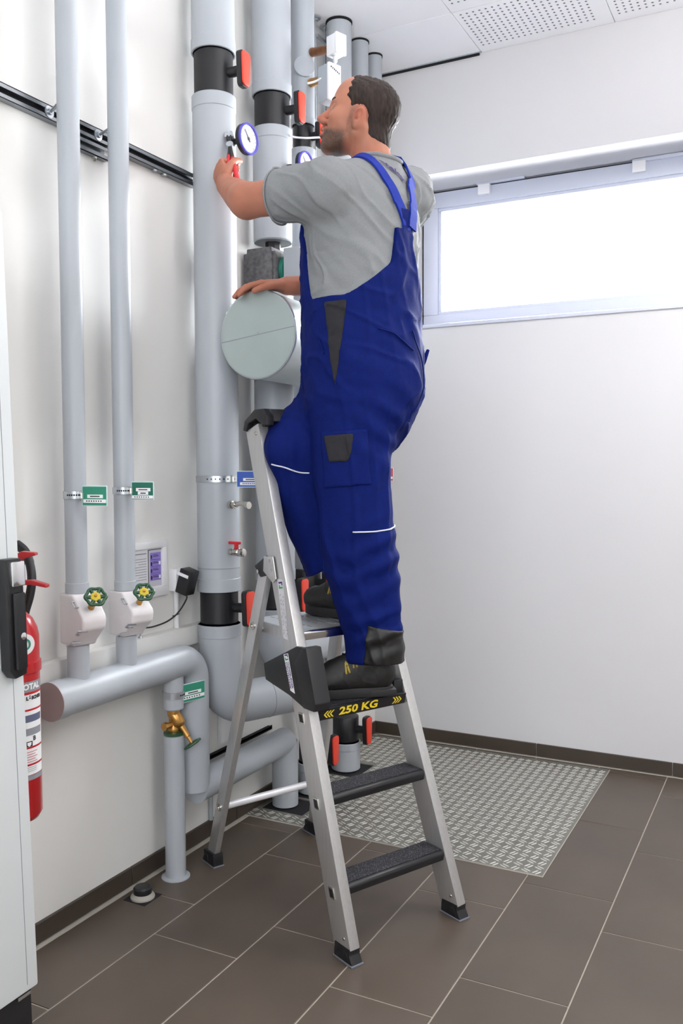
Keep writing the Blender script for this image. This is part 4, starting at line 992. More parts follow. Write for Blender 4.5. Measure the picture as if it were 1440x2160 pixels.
# ================================================================== THE WORKER: implicit surfaces meshed by surface nets
def nv(a): a = np.array(a, float); return a / np.linalg.norm(a)
class Prim:
    """elliptical round cone chain segment; a,b ends, (s,o) radii across 'side' and the third axis at both ends"""
    def __init__(s, a, b, ra, rb, side=None, k=.02, op='u'):
        s.a, s.b = np.array(a, float), np.array(b, float); s.op, s.k = op, k
        ra = ra if isinstance(ra, (tuple, list, np.ndarray)) else (ra, ra); rb = rb if isinstance(rb, (tuple, list, np.ndarray)) else (rb, rb)
        s.ra, s.rb = np.array(ra, float), np.array(rb, float)
        ax = s.b - s.a; s.L = np.linalg.norm(ax); s.ax = ax / max(s.L, 1e-9) if s.L > 1e-9 else np.array((0, 0, 1.0))
        sd = np.array(side, float) if side is not None else np.array((0.0, 1, .013))
        sd = sd - s.ax * sd.dot(s.ax); s.sd = nv(sd); s.ot = np.cross(s.ax, s.sd)
        s.round = side is None
        s.c = (s.a + s.b) / 2; s.R = s.L / 2 + max(s.ra.max(), s.rb.max())
    def d(s, P):
        q = P - s.a; h = q @ s.ax; t = np.clip(h / max(s.L, 1e-9), 0, 1)
        if s.round:
            e = q - np.outer(t * s.L, s.ax); return np.sqrt((e * e).sum(1)) - (s.ra[0] + (s.rb[0] - s.ra[0]) * t)
        x = q @ s.sd; y = q @ s.ot; z = h - t * s.L
        A_ = s.ra[0] + (s.rb[0] - s.ra[0]) * t; B_ = s.ra[1] + (s.rb[1] - s.ra[1]) * t; C_ = np.minimum(A_, B_)
        k0 = np.sqrt((x / A_) ** 2 + (y / B_) ** 2 + (z / C_) ** 2); k1 = np.sqrt((x / A_ ** 2) ** 2 + (y / B_ ** 2) ** 2 + (z / C_ ** 2) ** 2)
        return np.where(k1 > 1e-9, k0 * (k0 - 1) / np.maximum(k1, 1e-9), -C_)
class Ell:
    def __init__(s, c, r, R=None, k=.02, op='u'):
        s.c = np.array(c, float); s.r = np.array(r, float); s.M = np.array(R, float) if R is not None else np.eye(3); s.k, s.op = k, op; s.R = s.r.max()
    def d(s, P):
        q = (P - s.c) @ s.M                                  # columns of M are the axes
        k0 = np.sqrt(((q / s.r) ** 2).sum(1)); k1 = np.sqrt(((q / s.r ** 2) ** 2).sum(1))
        return np.where(k1 > 1e-9, k0 * (k0 - 1) / np.maximum(k1, 1e-9), -s.r.min())
def chain(pts, radii, side=None, k=.02, n=3):
    """smooth chain through points; radii scalars or (side, other) pairs"""
    rr = np.array([r if isinstance(r, (tuple, list)) else (r, r) for r in radii], float)
    P = catmull(pts, n); R = catmull(rr, n); S = None
    if side is not None:
        sd = np.array(side, float); S = catmull(sd, n) if sd.ndim == 2 else None
    out = []
    for i in range(len(P) - 1):
        out.append(Prim(P[i], P[i + 1], R[i], R[i + 1], None if side is None else ((S[i] + S[i + 1]) / 2 if S is not None else side), k))
    # group: hard minimum inside a chain, one smooth union outside
    return Group(out, k)
class Group:
    def __init__(s, ps, k=.02, op='u'):
        s.ps, s.k, s.op = ps, k, op
        C = np.array([p.c for p in ps]); s.c = C.mean(0); s.R = max(np.linalg.norm(p.c - s.c) + p.R for p in ps)
    def d(s, P):
        d = s.ps[0].d(P)
        for p in s.ps[1:]: d = np.minimum(d, p.d(P))
        return d
class Fn:
    """any function of P, intersected with or subtracted from what was built before it; never culled"""
    def __init__(s, f, op='i', k=.004): s.f, s.op, s.k = f, op, k; s.R = None; s.c = None
    def d(s, P): return s.f(P)
def combine(prims, P):
    D = np.full(len(P), 9.0)
    for p in prims:
        x = p.d(P); k = max(p.k, 1e-5)
        if p.op == 'u':
            h = np.maximum(k - np.abs(D - x), 0) / k; D = np.minimum(D, x) - h * h * k * .25
        else:
            if p.op == 's': x = -x
            h = np.maximum(k - np.abs(D - x), 0) / k; D = np.maximum(D, x) + h * h * k * .25
    return D
def sdf_mesh(prims, h, grow=0.0, n=14, bounds=None):
    pos = [p for p in prims if p.op == 'u']
    lo = np.min([p.c - p.R for p in pos], 0) - .02 - grow; hi = np.max([p.c + p.R for p in pos], 0) + .02 + grow
    if bounds is not None: lo = np.maximum(lo, bounds[0]); hi = np.minimum(hi, bounds[1])
    nb = np.ceil((hi - lo) / (h * n)).astype(int)
    I = np.stack(np.meshgrid(*[np.arange(k) for k in nb], indexing='ij'), -1).reshape(-1, 3)
    ctr = lo + (I + .5) * n * h; rad = n * h * .5 * 1.7321
    near = np.ones((len(ctr), len(prims)), bool)
    for j, p in enumerate(prims):
        if p.R is not None: near[:, j] = np.linalg.norm(ctr - p.c, axis=1) < p.R + rad + 2 * p.k + .012
    anyu = near[:, [j for j, p in enumerate(prims) if p.op == 'u']].any(1)
    keys = []; poss = []; quads = []
    BIG = 4096
    offs = np.array([(i, j, k) for i in (0, 1) for j in (0, 1) for k in (0, 1)])
    edges = [(a, b) for a in range(8) for b in range(a + 1, 8) if np.abs(offs[a] - offs[b]).sum() == 1]
    g = np.arange(-1, n + 2); m = len(g)
    G_ = np.stack(np.meshgrid(g, g, g, indexing='ij'), -1).reshape(-1, 3)
    for bi in np.nonzero(anyu)[0]:
        act = [p for j, p in enumerate(prims) if near[bi, j]]
        c0 = combine(act, ctr[bi:bi + 1])[0]
        if abs(c0) > rad * 1.6 + .01: continue
        base = I[bi] * n
        P = lo + (base + G_) * h
        F = combine(act, P).reshape(m, m, m)
        S = F < 0
        if S.all() or not S.any(): continue
        cs = np.stack([S[o[0]:m - 1 + o[0], o[1]:m - 1 + o[1], o[2]:m - 1 + o[2]] for o in offs], -1).sum(-1)
        cell = np.argwhere((cs > 0) & (cs < 8))
        cv = np.stack([F[cell[:, 0] + o[0], cell[:, 1] + o[1], cell[:, 2] + o[2]] for o in offs], -1)
        acc = np.zeros((len(cell), 3)); cnt = np.zeros(len(cell))
        for a, b in edges:
            fa, fb = cv[:, a], cv[:, b]; x = (fa < 0) != (fb < 0)
            t = np.where(x, fa / np.where(x, fa - fb, 1), 0)
            acc += np.where(x[:, None], offs[a] + t[:, None] * (offs[b] - offs[a]), 0); cnt += x
        poss.append(lo + (base - 1 + cell + acc / cnt[:, None]) * h)
        gc = base - 1 + cell + 1
        keys.append((gc[:, 0] * BIG + gc[:, 1]) * BIG + gc[:, 2])
        for ax in range(3):
            u, w = (ax + 1) % 3, (ax + 2) % 3
            sl = [slice(1, m - 1)] * 3; sl[ax] = slice(1, m - 2 if False else m - 1)
            A0 = S[1:m - 1, 1:m - 1, 1:m - 1]; sh = [slice(1, m - 1)] * 3; sh[ax] = slice(2, m); B0 = S[tuple(sh)]
            E = np.argwhere(A0 != B0)
            own = (E < n).all(1); E = E[own]
            if not len(E): continue
            flip = A0[E[:, 0], E[:, 1], E[:, 2]]
            s0 = E + base + 1                                    # key of the cell whose low corner is this sample
            def kk(du, dw):
                c = s0.copy(); c[:, u] -= du; c[:, w] -= dw; return (c[:, 0] * BIG + c[:, 1]) * BIG + c[:, 2]
            q = np.stack([kk(0, 0), kk(1, 0), kk(1, 1), kk(0, 1)], 1)
            q[~flip] = q[~flip][:, ::-1]
            quads.append(q)
    K = np.concatenate(keys); Pp = np.concatenate(poss); Q = np.concatenate(quads)
    uk, ui = np.unique(K, return_index=True)
    Qi = np.searchsorted(uk, Q)
    return Pp[ui], Qi
def np_mesh(name, Vv, Q, material, parent=None):
    me = bpy.data.meshes.new(name); me.vertices.add(len(Vv)); me.vertices.foreach_set('co', Vv.astype(np.float32).ravel())
    me.loops.add(len(Q) * 4); me.loops.foreach_set('vertex_index', Q.astype(np.int32).ravel())
    me.polygons.add(len(Q)); me.polygons.foreach_set('loop_start', np.arange(0, len(Q) * 4, 4, dtype=np.int32)); me.polygons.foreach_set('loop_total', np.full(len(Q), 4, np.int32))
    me.update(calc_edges=True); me.validate()
    return link_mesh(name, me, material, parent, 0)
def grad(prims, P, e=.002):
    G_ = np.stack([combine(prims, P + np.eye(3)[i] * e) - combine(prims, P - np.eye(3)[i] * e) for i in range(3)], 1)
    return G_ / np.maximum(np.linalg.norm(G_, axis=1, keepdims=True), 1e-9)
def to_surface(prims, P, off=0.0, it=8):
    P = np.array(P, float)
    for _ in range(it): P = P - grad(prims, P) * (combine(prims, P) - off)[:, None] * .9
    return P
def fbm(P, f, stretch=None, seed=0):
    S = np.array(stretch) if stretch is not None else np.ones(3)
    return np.array([noise.noise(V(p * S * f + seed)) for p in P])

J = lambda u, v, t: np.array(at(u, v, t))
T0 = 2.70
vr, vd, vf = np.array(RX), np.array(DX), np.array(FX)
def heading(deg): a = math.radians(deg); return np.array((math.cos(a), math.sin(a), 0.0))
PF = heading(194); PLf = heading(284)                  # pelvis: forward, left
TF = heading(176); TL = heading(266)                   # chest
Zu = np.array((0, 0, 1.0))

# ---------------- torso
def mix(a, b, t): return nv(a * (1 - t) + b * t)
lv = [ # v, uL, uR, lateral radius, heading
    (428, 690, 860, .150, 172), (470, 645, 884, .195, 173), (540, 643, 884, .190, 176), (610, 640, 882, .182, 181),
    (680, 641, 881, .180, 187), (750, 640, 886, .185, 192), (810, 641, 886, .185, 194), (860, 648, 868, .170, 194)]
tp, tr_, ts = [], [], []
for (v, uL, uR, a, hd) in lv:
    F_, L_ = heading(hd), heading(hd + 90)
    hw = (uR - uL) / 2 * T0 / FPX
    b = math.sqrt(max(hw ** 2 - (a * (L_ @ vr)) ** 2, .004)) / abs(F_ @ vr)
    tp.append(J((uL + uR) / 2, v, T0 + .01)); tr_.append((a, b)); ts.append(L_)
TORSO = [chain(tp, tr_, ts, .02, 4)]
shL, shR = J(693, 400, T0 - .14), J(852, 418, T0 + .15)
neckb = J(797, 373, T0 + .01)
elL, wrL = J(520, 424, T0 + .02), J(476, 391, T0 + .19)
elR, wrR = J(760, 606, T0 + .30), J(606, 603, T0 + .215)
SHIRT = TORSO + [
    Prim(neckb + np.array((0, 0, -.025)), shL + np.array((0, 0, -.004)), .058, .080, None, .04), Prim(neckb + np.array((0, 0, -.025)), shR, .060, .088, None, .04),
    Prim(neckb + np.array((0, 0, -.06)), neckb + np.array((0, 0, .022)), .080, .068, None, .04),
    Prim(shL, shL + (elL - shL) * .56, (.088, .082), (.078, .075), Zu, .03),
    Prim(shR, shR + (elR - shR) * .6, .088, .075, None, .04)]
# ---------------- skin: head in its own frame
HC = J(759, 256, T0 + .005); pitch = math.radians(17)
HF0 = heading(203); HL = heading(293)
HF = HF0 * math.cos(pitch) + Zu * math.sin(pitch); HU = -HF0 * math.sin(pitch) + Zu * math.cos(pitch)
HS = .95; HM = np.stack([HF, HL, HU], 1)
def hp(x, y, z): return HC + HM @ (np.array((x, y, z)) * HS)
def hE(c, r, k=.02, op='u', rot=None): return Ell(hp(*c), np.array(r) * HS, HM if rot is None else HM @ rot, k, op)
def hP(a, b, ra, rb, k=.015, op='u'): return Prim(hp(*a), hp(*b), ra * HS, rb * HS, None, k, op)
def roty(a): c, s = math.cos(a), math.sin(a); return np.array([[c, 0, s], [0, 1, 0], [-s, 0, c]])
def rotz(a): c, s = math.cos(a), math.sin(a); return np.array([[c, -s, 0], [s, c, 0], [0, 0, 1]])
HEAD = [hE((-.016, 0, .046), (.100, .074, .089)), hE((.045, 0, .055), (.052, .064, .066), .03), hE((.038, 0, -.015), (.060, .060, .088), .03),
        hE((.045, 0, -.078), (.044, .048, .036), .03), hE((.078, 0, -.102), (.024, .025, .022), .02)]
for s in (1, -1):
    HEAD += [hP((.0, s * .056, -.055), (.068, s * .024, -.104), .017, .014, .03), hE((.062, s * .046, -.022), (.026, .020, .020), .025),
             hP((.090, s * .014, .026), (.074, s * .046, .026), .010, .008, .016)]
HEAD += [hP((.092, 0, .020), (.116, 0, -.022), .0085, .0115, .014), hE((.1225, 0, -.028), (.0125, .0125, .0105), None, .008)] if False else [hP((.092, 0, .020), (.118, 0, -.020), .0085, .0115, .014), hE((.123, 0, -.027), (.013, .0125, .0105), .008)]
for s in (1, -1): HEAD += [hE((.108, s * .0125, -.033), (.012, .0075, .008), .008)]
HEAD += [hE((.094, s * .033, .008), (.016, .017, .0115), .012, 's') for s in (1, -1)]
for s in (1, -1): HEAD += [hE((.079, s * .033, .008), (.0155, .0155, .0135), .003), hP((.091, s * .022, .0135), (.086, s * .046, .0125), .0035, .003, .005)]
HEAD += [hP((.098, .019, -.060), (.107, 0, -.055), .006, .0075, .008), hP((.098, -.019, -.060), (.107, 0, -.055), .006, .0075, .008), hP((.096, .016, -.073), (.103, 0, -.074), .0065, .009, .008), hP((.096, -.016, -.073), (.103, 0, -.074), .0065, .009, .008)]
HEAD += [hE((.110, 0, -.0645), (.012, .020, .0022), .003, 's')]
for s in (1, -1):
    ear = rotz(s * .35) @ roty(-.22)
    HEAD += [hE((-.006, s * .079, -.014), (.021, .0115, .034), .005, 'u', ear), hE((-.002, s * .0925, -.012), (.0125, .0105, .023), .003, 's', ear),
             hE((.006, s * .080, -.022), (.005, .007, .006), .003, 'u', ear), hE((.000, s * .079, -.044), (.010, .006, .010), .005, 'u', ear), hE((-.004, s * .083, -.014), (.005, .004, .012), .003, 'u', ear),
             hE((.0, s * .088, -.024), (.0045, .007, .006), .002, 's', ear)]
nk0 = hp(-.035, 0, -.03)
HEAD += [Prim(nk0, neckb + np.array((.0, .0, -.05)), .058 * HS, .062, None, .03), hP((-.058, 0, -.02), (-.052, 0, -.10), .032, .030, .03),
         Prim(hp(-.02, .06, -.04), neckb + TF * .06 + TL * .01, .014, .014, None, .02)]

def finger(base, X, Y, Z, L, r, curls, k=.003):
    p = np.array(base, float); d = X.copy(); out = []
    for i in range(3):
        c, s = math.cos(curls[i]), math.sin(curls[i]); d = nv(d * c - np.cross(np.cross(Z, X), d) * 0 - (Z * 1.0) * s * 0 + rot_about(d, Y_axis, curls[i]) - d * c) if False else rot_about(d, nv(np.cross(Z, X)), curls[i])
        q = p + d * L[i]; out.append(Prim(p, q, r[i], r[i + 1], None, k)); p = q
    return Group(out, k), p, d
def rot_about(v, ax, a):
    """turns X towards -Z for positive a when ax = X x Z"""
    return v * math.cos(a) + np.cross(ax, v) * math.sin(a) + ax * ax.dot(v) * (1 - math.cos(a))
FL_ = [(.042, .026, .021), (.046, .030, .022), (.043, .028, .022), (.034, .021, .019)]
def hand(W, X, Y, Z, curls, thumb, spread=(.10, .03, -.04, -.12), s=1.0):
    """W wrist, X towards the knuckles, Y towards the thumb, Z back of the hand"""
    X = nv(X); Z = nv(np.array(Z) - X * np.dot(Z, X)); Y = nv(np.array(Y) - X * np.dot(Y, X) - Z * np.dot(Y, Z))
    o = [chain([W - X * .02, W + X * .025, W + X * .06, W + X * .088], [(.029, .021), (.034, .020), (.041, .0165), (.040, .0125)], Y, .012, 3)]
    tips = []
    for i in range(4):
        yo = (.030, .0105, -.0095, -.028)[i]; b = W + X * (.086, .091, .088, .080)[i] * s + Y * yo
        d = nv(X + Y * spread[i]); r = (.0098, .0092, .0084, .0072) if i < 3 else (.0086, .008, .0074, .0064)
        g, p, dd = finger(b, d, Y, Z, [l * s for l in FL_[i]], r, curls[i]); g.k = .005; o.append(g); tips.append((p, dd))
    b = W + X * .028 + Y * .026 - Z * .006; d1, d2, d3 = [nv(X * a + Y * b_ + Z * c) for a, b_, c in thumb]
    p1 = b + d1 * .036; p2 = p1 + d2 * .032; p3 = p2 + d3 * .026
    o.append(Group([Prim(b, p1, .0165, .0125), Prim(p1, p2, .0125, .0112), Prim(p2, p3, .0112, .0092)], .010)); tips.append((p3, d3))
    return o, tips, (X, Y, Z)
def arm(s0, e0, w0, r):
    e = np.array(e0); u = nv(e - s0); f = nv(w0 - e)
    return [Prim(s0, e, r[0], r[1], None, .02), chain([e, e + (w0 - e) * .3, w0], [r[1] * 1.0, r[2], r[3]], None, .02, 4)]
# left hand holds the pliers in a fist
gz = np.array((PXR, A[1], 2.478)); gdir = nv((.94, -.34, .05)); gb_ = gz + gdir * (rA + .012)
pl_head = gb_ + np.array((0, 0, -.004))
wl = wrL
Xh = nv(J(459, 353, T0 + .24) - wl); Zh = nv(-vr * .86 - vf * .45 - vd * .1)
fist = [(1.15, 1.35, .8), (1.2, 1.4, .8), (1.2, 1.4, .8), (1.15, 1.3, .8)]
LH, tipsL, (XL, YL, ZL) = hand(wl, Xh, -vf + vr * .6, Zh, fist, [(.75, .55, -.35), (.75, .05, -.65), (.45, -.15, -.9)])
ARML = arm(shL, elL, wl, (.058, .051, .050, .031))
# right hand lies on the drum
wr = wrR; Xr = nv(J(540, 600, T0 + .20) - wr); Zr = nv(np.array((0, 0, 1.0)) - vr * .15)
drape = [(.30, .35, .25), (.25, .38, .28), (.22, .38, .3), (.2, .36, .3)]
RH, tipsR, (XR, YR, ZR) = hand(wr, Xr, -vf, Zr, drape, [(.8, .55, -.2), (.95, .25, -.25), (.9, .0, -.45)])
ARMR = arm(shR, elR, wr, (.056, .048, .044, .030))
CORE = [chain([tp[1], tp[3], tp[5], tp[7]], [(.13, .09), (.14, .10), (.13, .10), (.14, .11)], TL, .03, 3)]
# legs
bL = ((.812, -1.600, 0), (.588, -1.762, 0)); bR = ((.745, -1.585, 0), (.478, -1.515, 0))
def ankle(b, z, k=.23): return np.array((b[0][0] + (b[1][0] - b[0][0]) * k, b[0][1] + (b[1][1] - b[0][1]) * k, z))
hipL, hipR = J(760, 850, T0 - .085), J(742, 850, T0 + .085)
knL, anL = J(752, 1112, T0 - .075), ankle(bL, .76)
knR, anR = J(612, 948, T0 + .0), ankle(bR, .97)
LEGS = [chain([hipL, knL, anL], [.085, .062, .036], None, .03, 4), chain([hipR, knR], [.085, .065], None, .03, 3), chain([knR, anR], [.058, .036], None, .03, 3)]

pieces = [sdf_mesh(HEAD, .0026), sdf_mesh(ARML + LH, .003), sdf_mesh(ARMR + RH, .003), sdf_mesh(CORE + LEGS + [Prim(neckb + np.array((0, 0, -.06)), tp[1], .06, .08, None, .03), Prim(tp[1], shL, .07, .05, None, .03), Prim(tp[1], shR, .07, .05, None, .03)], .009)]
Vb, Qb = [], []; o_ = 0
for v_, q_ in pieces: Vb.append(v_); Qb.append(q_ + o_); o_ += len(v_)
Vb = np.concatenate(Vb); Qb = np.concatenate(Qb)
body = tag(np_mesh('person', Vb, Qb, 'skin'), 'worker in grey t-shirt and blue bib overalls standing on the ladder, pliers in hand', 'person')
loc = ((Vb - HC) @ HM) / HS                              # head coordinates of every vertex
nh = len(pieces[0][0])
def sst(x, a, b): t = np.clip((x - a) / (b - a), 0, 1); return t * t * (3 - 2 * t)
x_, y_, z_ = loc.T
beard = sst(-z_, .035, .065) * sst(x_, .005, .04) * sst(z_, -.135, -.118) * (1 - .55 * sst(np.abs(y_), .040, .058) * sst(-z_, .09, .05)) 
cheek = sst(z_, -.075, -.045) * sst(x_, .05, .07)
beard = beard * (1 - .8 * cheek * sst(np.abs(y_), .012, .03))
lip = np.exp(-(((z_ + .065) / .013) ** 2)) * sst(x_, .088, .094) * (np.abs(y_) < .022)
beard = beard * (1 - .85 * lip)
side = sst(x_, -.005, .01) * (1 - sst(x_, .024, .034)) * sst(-z_, -.03, .0) * (1 - sst(-z_, .06, .09)) * .5
beard = np.clip(np.maximum(beard * 1.15, side), 0, 1); beard[nh:] = 0
flush = .35 * lip + .5 * np.exp(-(((x_ - .12) / .02) ** 2 + ((z_ + .02) / .02) ** 2)) + .55 * np.exp(-(((np.abs(y_) - .085) / .014) ** 2 + (z_ / .035) ** 2)) * (np.abs(x_) < .035) + .35 * sst(-z_, .06, .14) * sst(-x_, -.03, .03)
flush[nh:] = .12
for nm, arr in (('beard', beard), ('flush', np.clip(flush, 0, 1))):
    at_ = body.data.attributes.new(nm, 'FLOAT', 'POINT'); at_.data.foreach_set('value', arr.astype(np.float32))
# brows, eyes
eb = MB()
for s in (1, -1): eb.tube(curve([hp(.0975, s * .012, .028), hp(.096, s * .028, .0345), hp(.084, s * .046, .033), hp(.074, s * .054, .028)], 5), [.0038 + .0014 * math.sin(k * .3) for k in range(16)], 6)
eb.build('eyebrows', 'hair', body, weld=False)
for s in (1, -1):
    e = MB().sphere(hp(.0825, s * .033, .0075), .0125 * HS, (V(HL), V(HU), V(HF)), 20, 14).build('eye', 'eye', body, smooth=0)
    MB().sphere(hp(.0915, s * .033, .0085), (.0048, .0048, .0038), (V(HL), V(HU), V(HF)), 14, 8).build('iris', 'iris', e, smooth=0)
# hair: a thin shell with a receding line
def hair_line(P):
    q = ((P - HC) @ HM) / HS; x, y, z = q.T; ay = np.abs(y)
    front = x - (.030 + .024 * sst(z, .01, .05) - .085 * sst(z, .10, .128) * sst(.040 - ay, .0, .03) - .012 * sst(-z, .0, .02)) + .003 * np.sin(z * 260)
    crown = np.where(z > .1, .0, 0)
    low = np.where(x > -.026, -.030, -.058 - .12 * np.clip(-.028 - x, 0, .06)) - z          # positive below the line
    earz = .029 - np.sqrt((x + .0) ** 2 + (z + .016) ** 2 * .62); earz = np.where(ay > .05, earz, -1)
    top = np.where(ay < .03, (z - .128) * 1.4 + (x + .02) * .75, -1)                                                 # thin crown at the front of the top
    return np.maximum(np.maximum(np.maximum(front, low), earz), top) * .55
class Offset:
    def __init__(s, prims, off): s.p, s.off = prims, off; s.op = 'u'; s.k = 1e-4; s.c = HC + HM @ np.array((-.015, 0, .05)); s.R = .15
    def d(s, P): return combine(s.p, P) - s.off
SK = HEAD[:5] + HEAD[-3:-1]
hv, hq = sdf_mesh([Offset(SK, .0042), Fn(hair_line, 'i', .012)], .0034)
nn = fbm(hv, 150, (1, 1, .35)); hv = hv + grad([Offset(SK, 0)], hv) * (nn * .0024)[:, None]
np_mesh('hair', hv, hq, 'hair', body)

def wz(v): return J(760, v, T0)[2]
def ov_cut(P):
    """positive above the top edge of the overalls: low at the sides, high at back centre and at the front bib"""
    t = np.clip((P[:, 2] - wz(680)) / (wz(470) - wz(680)), 0, 1)
    ctr = tp[5][None, :2] * (1 - t)[:, None] + tp[2][None, :2] * t[:, None]
    hd = math.radians(184); f = np.array((math.cos(hd), math.sin(hd))); l = np.array((-math.sin(hd), math.cos(hd)))
    q = P[:, :2] - ctr; a = np.arctan2(q @ l, q @ f)                 # 0 front, pi back, positive left
    aa = np.abs(a); d_front = aa; d_back = math.pi - aa
    ab = np.abs((a - (math.radians(344 - 184)) + math.pi) % (2 * math.pi) - math.pi)
    hgt = wz(643) + (wz(478) - wz(643)) * sst(1.02 - d_front, 0, .42) + (wz(560) - wz(643)) * np.clip(1 - np.maximum(ab - .18, 0) / .95, 0, 1) ** 1.3 + (wz(462) - wz(560)) * sst(.34 - ab, 0, .16)
    top = P[:, 2] - hgt
    hemL = (P - J(789, 1398, T0 - .046)) @ nv(vd + vr * .02); hemL = np.where(P[:, 2] < wz(1300), hemL, -1)
    hR = (P - J(678, 1204, T0 + .07)) @ nv(vd * .90 + vr * .43); hR = np.where((np.linalg.norm(P - J(700, 1190, T0 + .07), axis=1) < .17) & ((P - J(700, 1190, T0 + .07)) @ vf > -.085), hR, -1)
    return np.maximum(np.maximum(top, hemL), hR)
# ---------------- t-shirt
def plane(p, n): p, n = np.array(p), nv(n); return lambda P: (P - p) @ n
shirt_pr = list(SHIRT)
zb_ = J(760, 740, T0)[2]
cuffL = shL + (elL - shL) * .60; uL_ = nv(elL - shL)
def shirt_cut(P):
    c1 = np.where(np.linalg.norm(P - cuffL, axis=1) < .14, (P - cuffL) @ nv(uL_ + Zu * .0 - vr * .0), -1)
    c2 = (zb_ - P[:, 2])
    q = P - neckb - TF * .004; col = .066 - np.sqrt((q[:, :2] ** 2).sum(1)); col = np.where((q[:, 2] > -.06) & (q[:, 2] < .2), col, -1)
    return np.maximum(np.maximum(c1, c2), col)
sv, sq = sdf_mesh(shirt_pr + [Fn(shirt_cut, 'i', .004)], .0055)
def folds(P, prims, amp, f, st, seed):
    n_ = np.array([noise.noise(V(p) * f + V((seed, 0, 0))) for p in P * np.array(1.0)])
    return n_
def drape_noise(P, dirs, f, amp, seed):
    """fold-like ridges running along direction dirs"""
    d = nv(dirs); a = nv(np.cross(d, (.3, .7, .2))); b = np.cross(d, a)
    Q = np.stack([(P @ a) * f, (P @ b) * f, (P @ d) * f * .20], 1)
    w = np.array([noise.noise(V(q) + V((seed, seed * .7, 0))) for q in Q]); w2 = np.array([noise.noise(V(q * 2.1) + V((seed + 9, 3, 0))) for q in Q])
    r = np.clip(1 - np.abs(w) / .20, 0, 1) ** 1.4 - .35; return amp * (.8 * r + .55 * w2)
gs = grad(shirt_pr, sv)
diag = -vr * .75 - vd * .65                                # folds drawn from the lower back up to the lifted arm
m1 = sst(sv[:, 2], zb_ + .02, zb_ + .12)
amp = np.where(np.linalg.norm(sv - shL, axis=1) < .17, .005, .0085)
fd = drape_noise(sv, nv(vr * .8 + vd * .62), 17, 1.0, 3.1) * amp * m1; under = ov_cut(sv) < .012; fd *= sst(np.linalg.norm(sv - to_surface(shirt_pr, np.array([J(812, 372, T0 - .05)]), 0, 6)[0], axis=1), .05, .12); fd *= np.where(np.linalg.norm(sv - cuffL, axis=1) < .13, sst(np.abs((sv - cuffL) @ uL_), .008, .045), 1)
fd = np.where(under, np.minimum(fd * .3, .001), fd)
sv = sv + gs * fd[:, None]
shirt = np_mesh('t_shirt', sv, sq, 'shirt', body)
# collar rib and cuff hem
def neck_ring(R_, off):
    ax = nv(neckb + np.array((0, 0, .06)) - (neckb + np.array((0, 0, -.05))) - TF * .012); c = neckb + TF * .004; out = []
    a = nv(np.cross(ax, TL)); b = np.cross(ax, a)
    for k in range(56):
        q = 2 * math.pi * k / 56; d = a * math.cos(q) + b * math.sin(q); hs = np.linspace(.10, -.10, 120); f = combine(shirt_pr, c + d * R_ + hs[:, None] * ax); i = np.argmax(f < off); out.append(V(c + d * R_ + ax * hs[i]))
    return out
def ring_on(prims, p, n, off, r, num=56, rad=.2):
    n = nv(n); a = nv(np.cross(n, (.2, .1, 1))) if abs(n[2]) < .9 else nv(np.cross(n, (1, .1, 0))); b = np.cross(n, a); out = []
    for k in range(num):
        q = 2 * math.pi * k / num; d = a * math.cos(q) + b * math.sin(q)
        ts_ = np.linspace(.02, rad, 60); f = combine(prims, p + ts_[:, None] * d); i = np.argmax(f > off); out.append(V(p + d * ts_[i]))
    return out
rg = neck_ring(.069, .0)
MB().tube(rg, .0075, 8, closed=True).build('collar', 'shirt', shirt, smooth=0)
MB().tube(ring_on(shirt_pr, cuffL - uL_ * .004, uL_, .001, .2), .0032, 6, closed=True).build('sleeve_hem', 'shirt', shirt, smooth=0)
# lettering printed across the shoulders
bc = J(812, 371, T0 - .05)
def shproj(p): return V(to_surface(shirt_pr, np.array([p]), .0085, 5)[0])
tm = MB(); text_mb(tm, 'w.steigec', .034, V(bc), V(nv(vr * .96 + vd * .28)), V(nv(-vd * .96 + vr * .28)), V(-vf), depth=0, bold=.0014)
tq = to_surface(shirt_pr, np.array([tuple(p) for p in tm.v]), .0045, 6); tm.v = [V(p) for p in tq]
tm.build('shirt_print', mat('violet_print', '3B2F66', .8), shirt, weld=False, smooth=0)

# ---------------- bib overalls
def torso_off(off):
    rr = [(a + off, b + off) for a, b in tr_]; return chain(tp, rr, ts, .03, 4)
sideL = PLf
def leg_pt(u, hw, v, t): return J(u, v, t), hw * t / FPX
llv = [(750, 98, 862, -.075), (740, 87, 935, -.078), (742, 86, 1000, -.078), (748, 80, 1060, -.078), (752, 80, 1112, -.076), (760, 78, 1180, -.072), (771, 73, 1240, -.066), (781, 68, 1300, -.058), (788, 63, 1350, -.05), (789, 61, 1398, -.046)]
lp_, lr_ = [], []
for i, (u, hw, v, dt) in enumerate(llv):
    p, r = leg_pt(u, hw, v, T0 + dt); lp_.append(p); lr_.append((max(.098 - .0045 * i, .058), r))
LEGL = chain(lp_, lr_, PLf, .03, 3)
thR = chain([J(735, 845, T0 + .075), J(680, 885, T0 + .055), J(628, 928, T0 + .02), J(612, 950, T0 + .01)], [(.10, .118), (.095, .108), (.088, .092), (.086, .084)], PLf, .03, 4)
shR_ = chain([J(614, 950, T0 + .01), J(636, 1028, T0 + .03), J(657, 1100, T0 + .05), J(682, 1165, T0 + .065), J(701, 1214, T0 + .075)], [(.085, .082), (.082, .080), (.076, .076), (.072, .076), (.072, .080)], PLf, .03, 3)
SEAT = [Ell(J(809, 812, T0 - .045), (.108, .10, .118), None, .04), Ell(J(809, 812, T0 + .09), (.105, .10, .115), None, .04)]
OV = [torso_off(.011)] + SEAT + [LEGL, thR, shR_]
ov, oq = sdf_mesh(OV + [Fn(ov_cut, 'i', .004)], .0062)
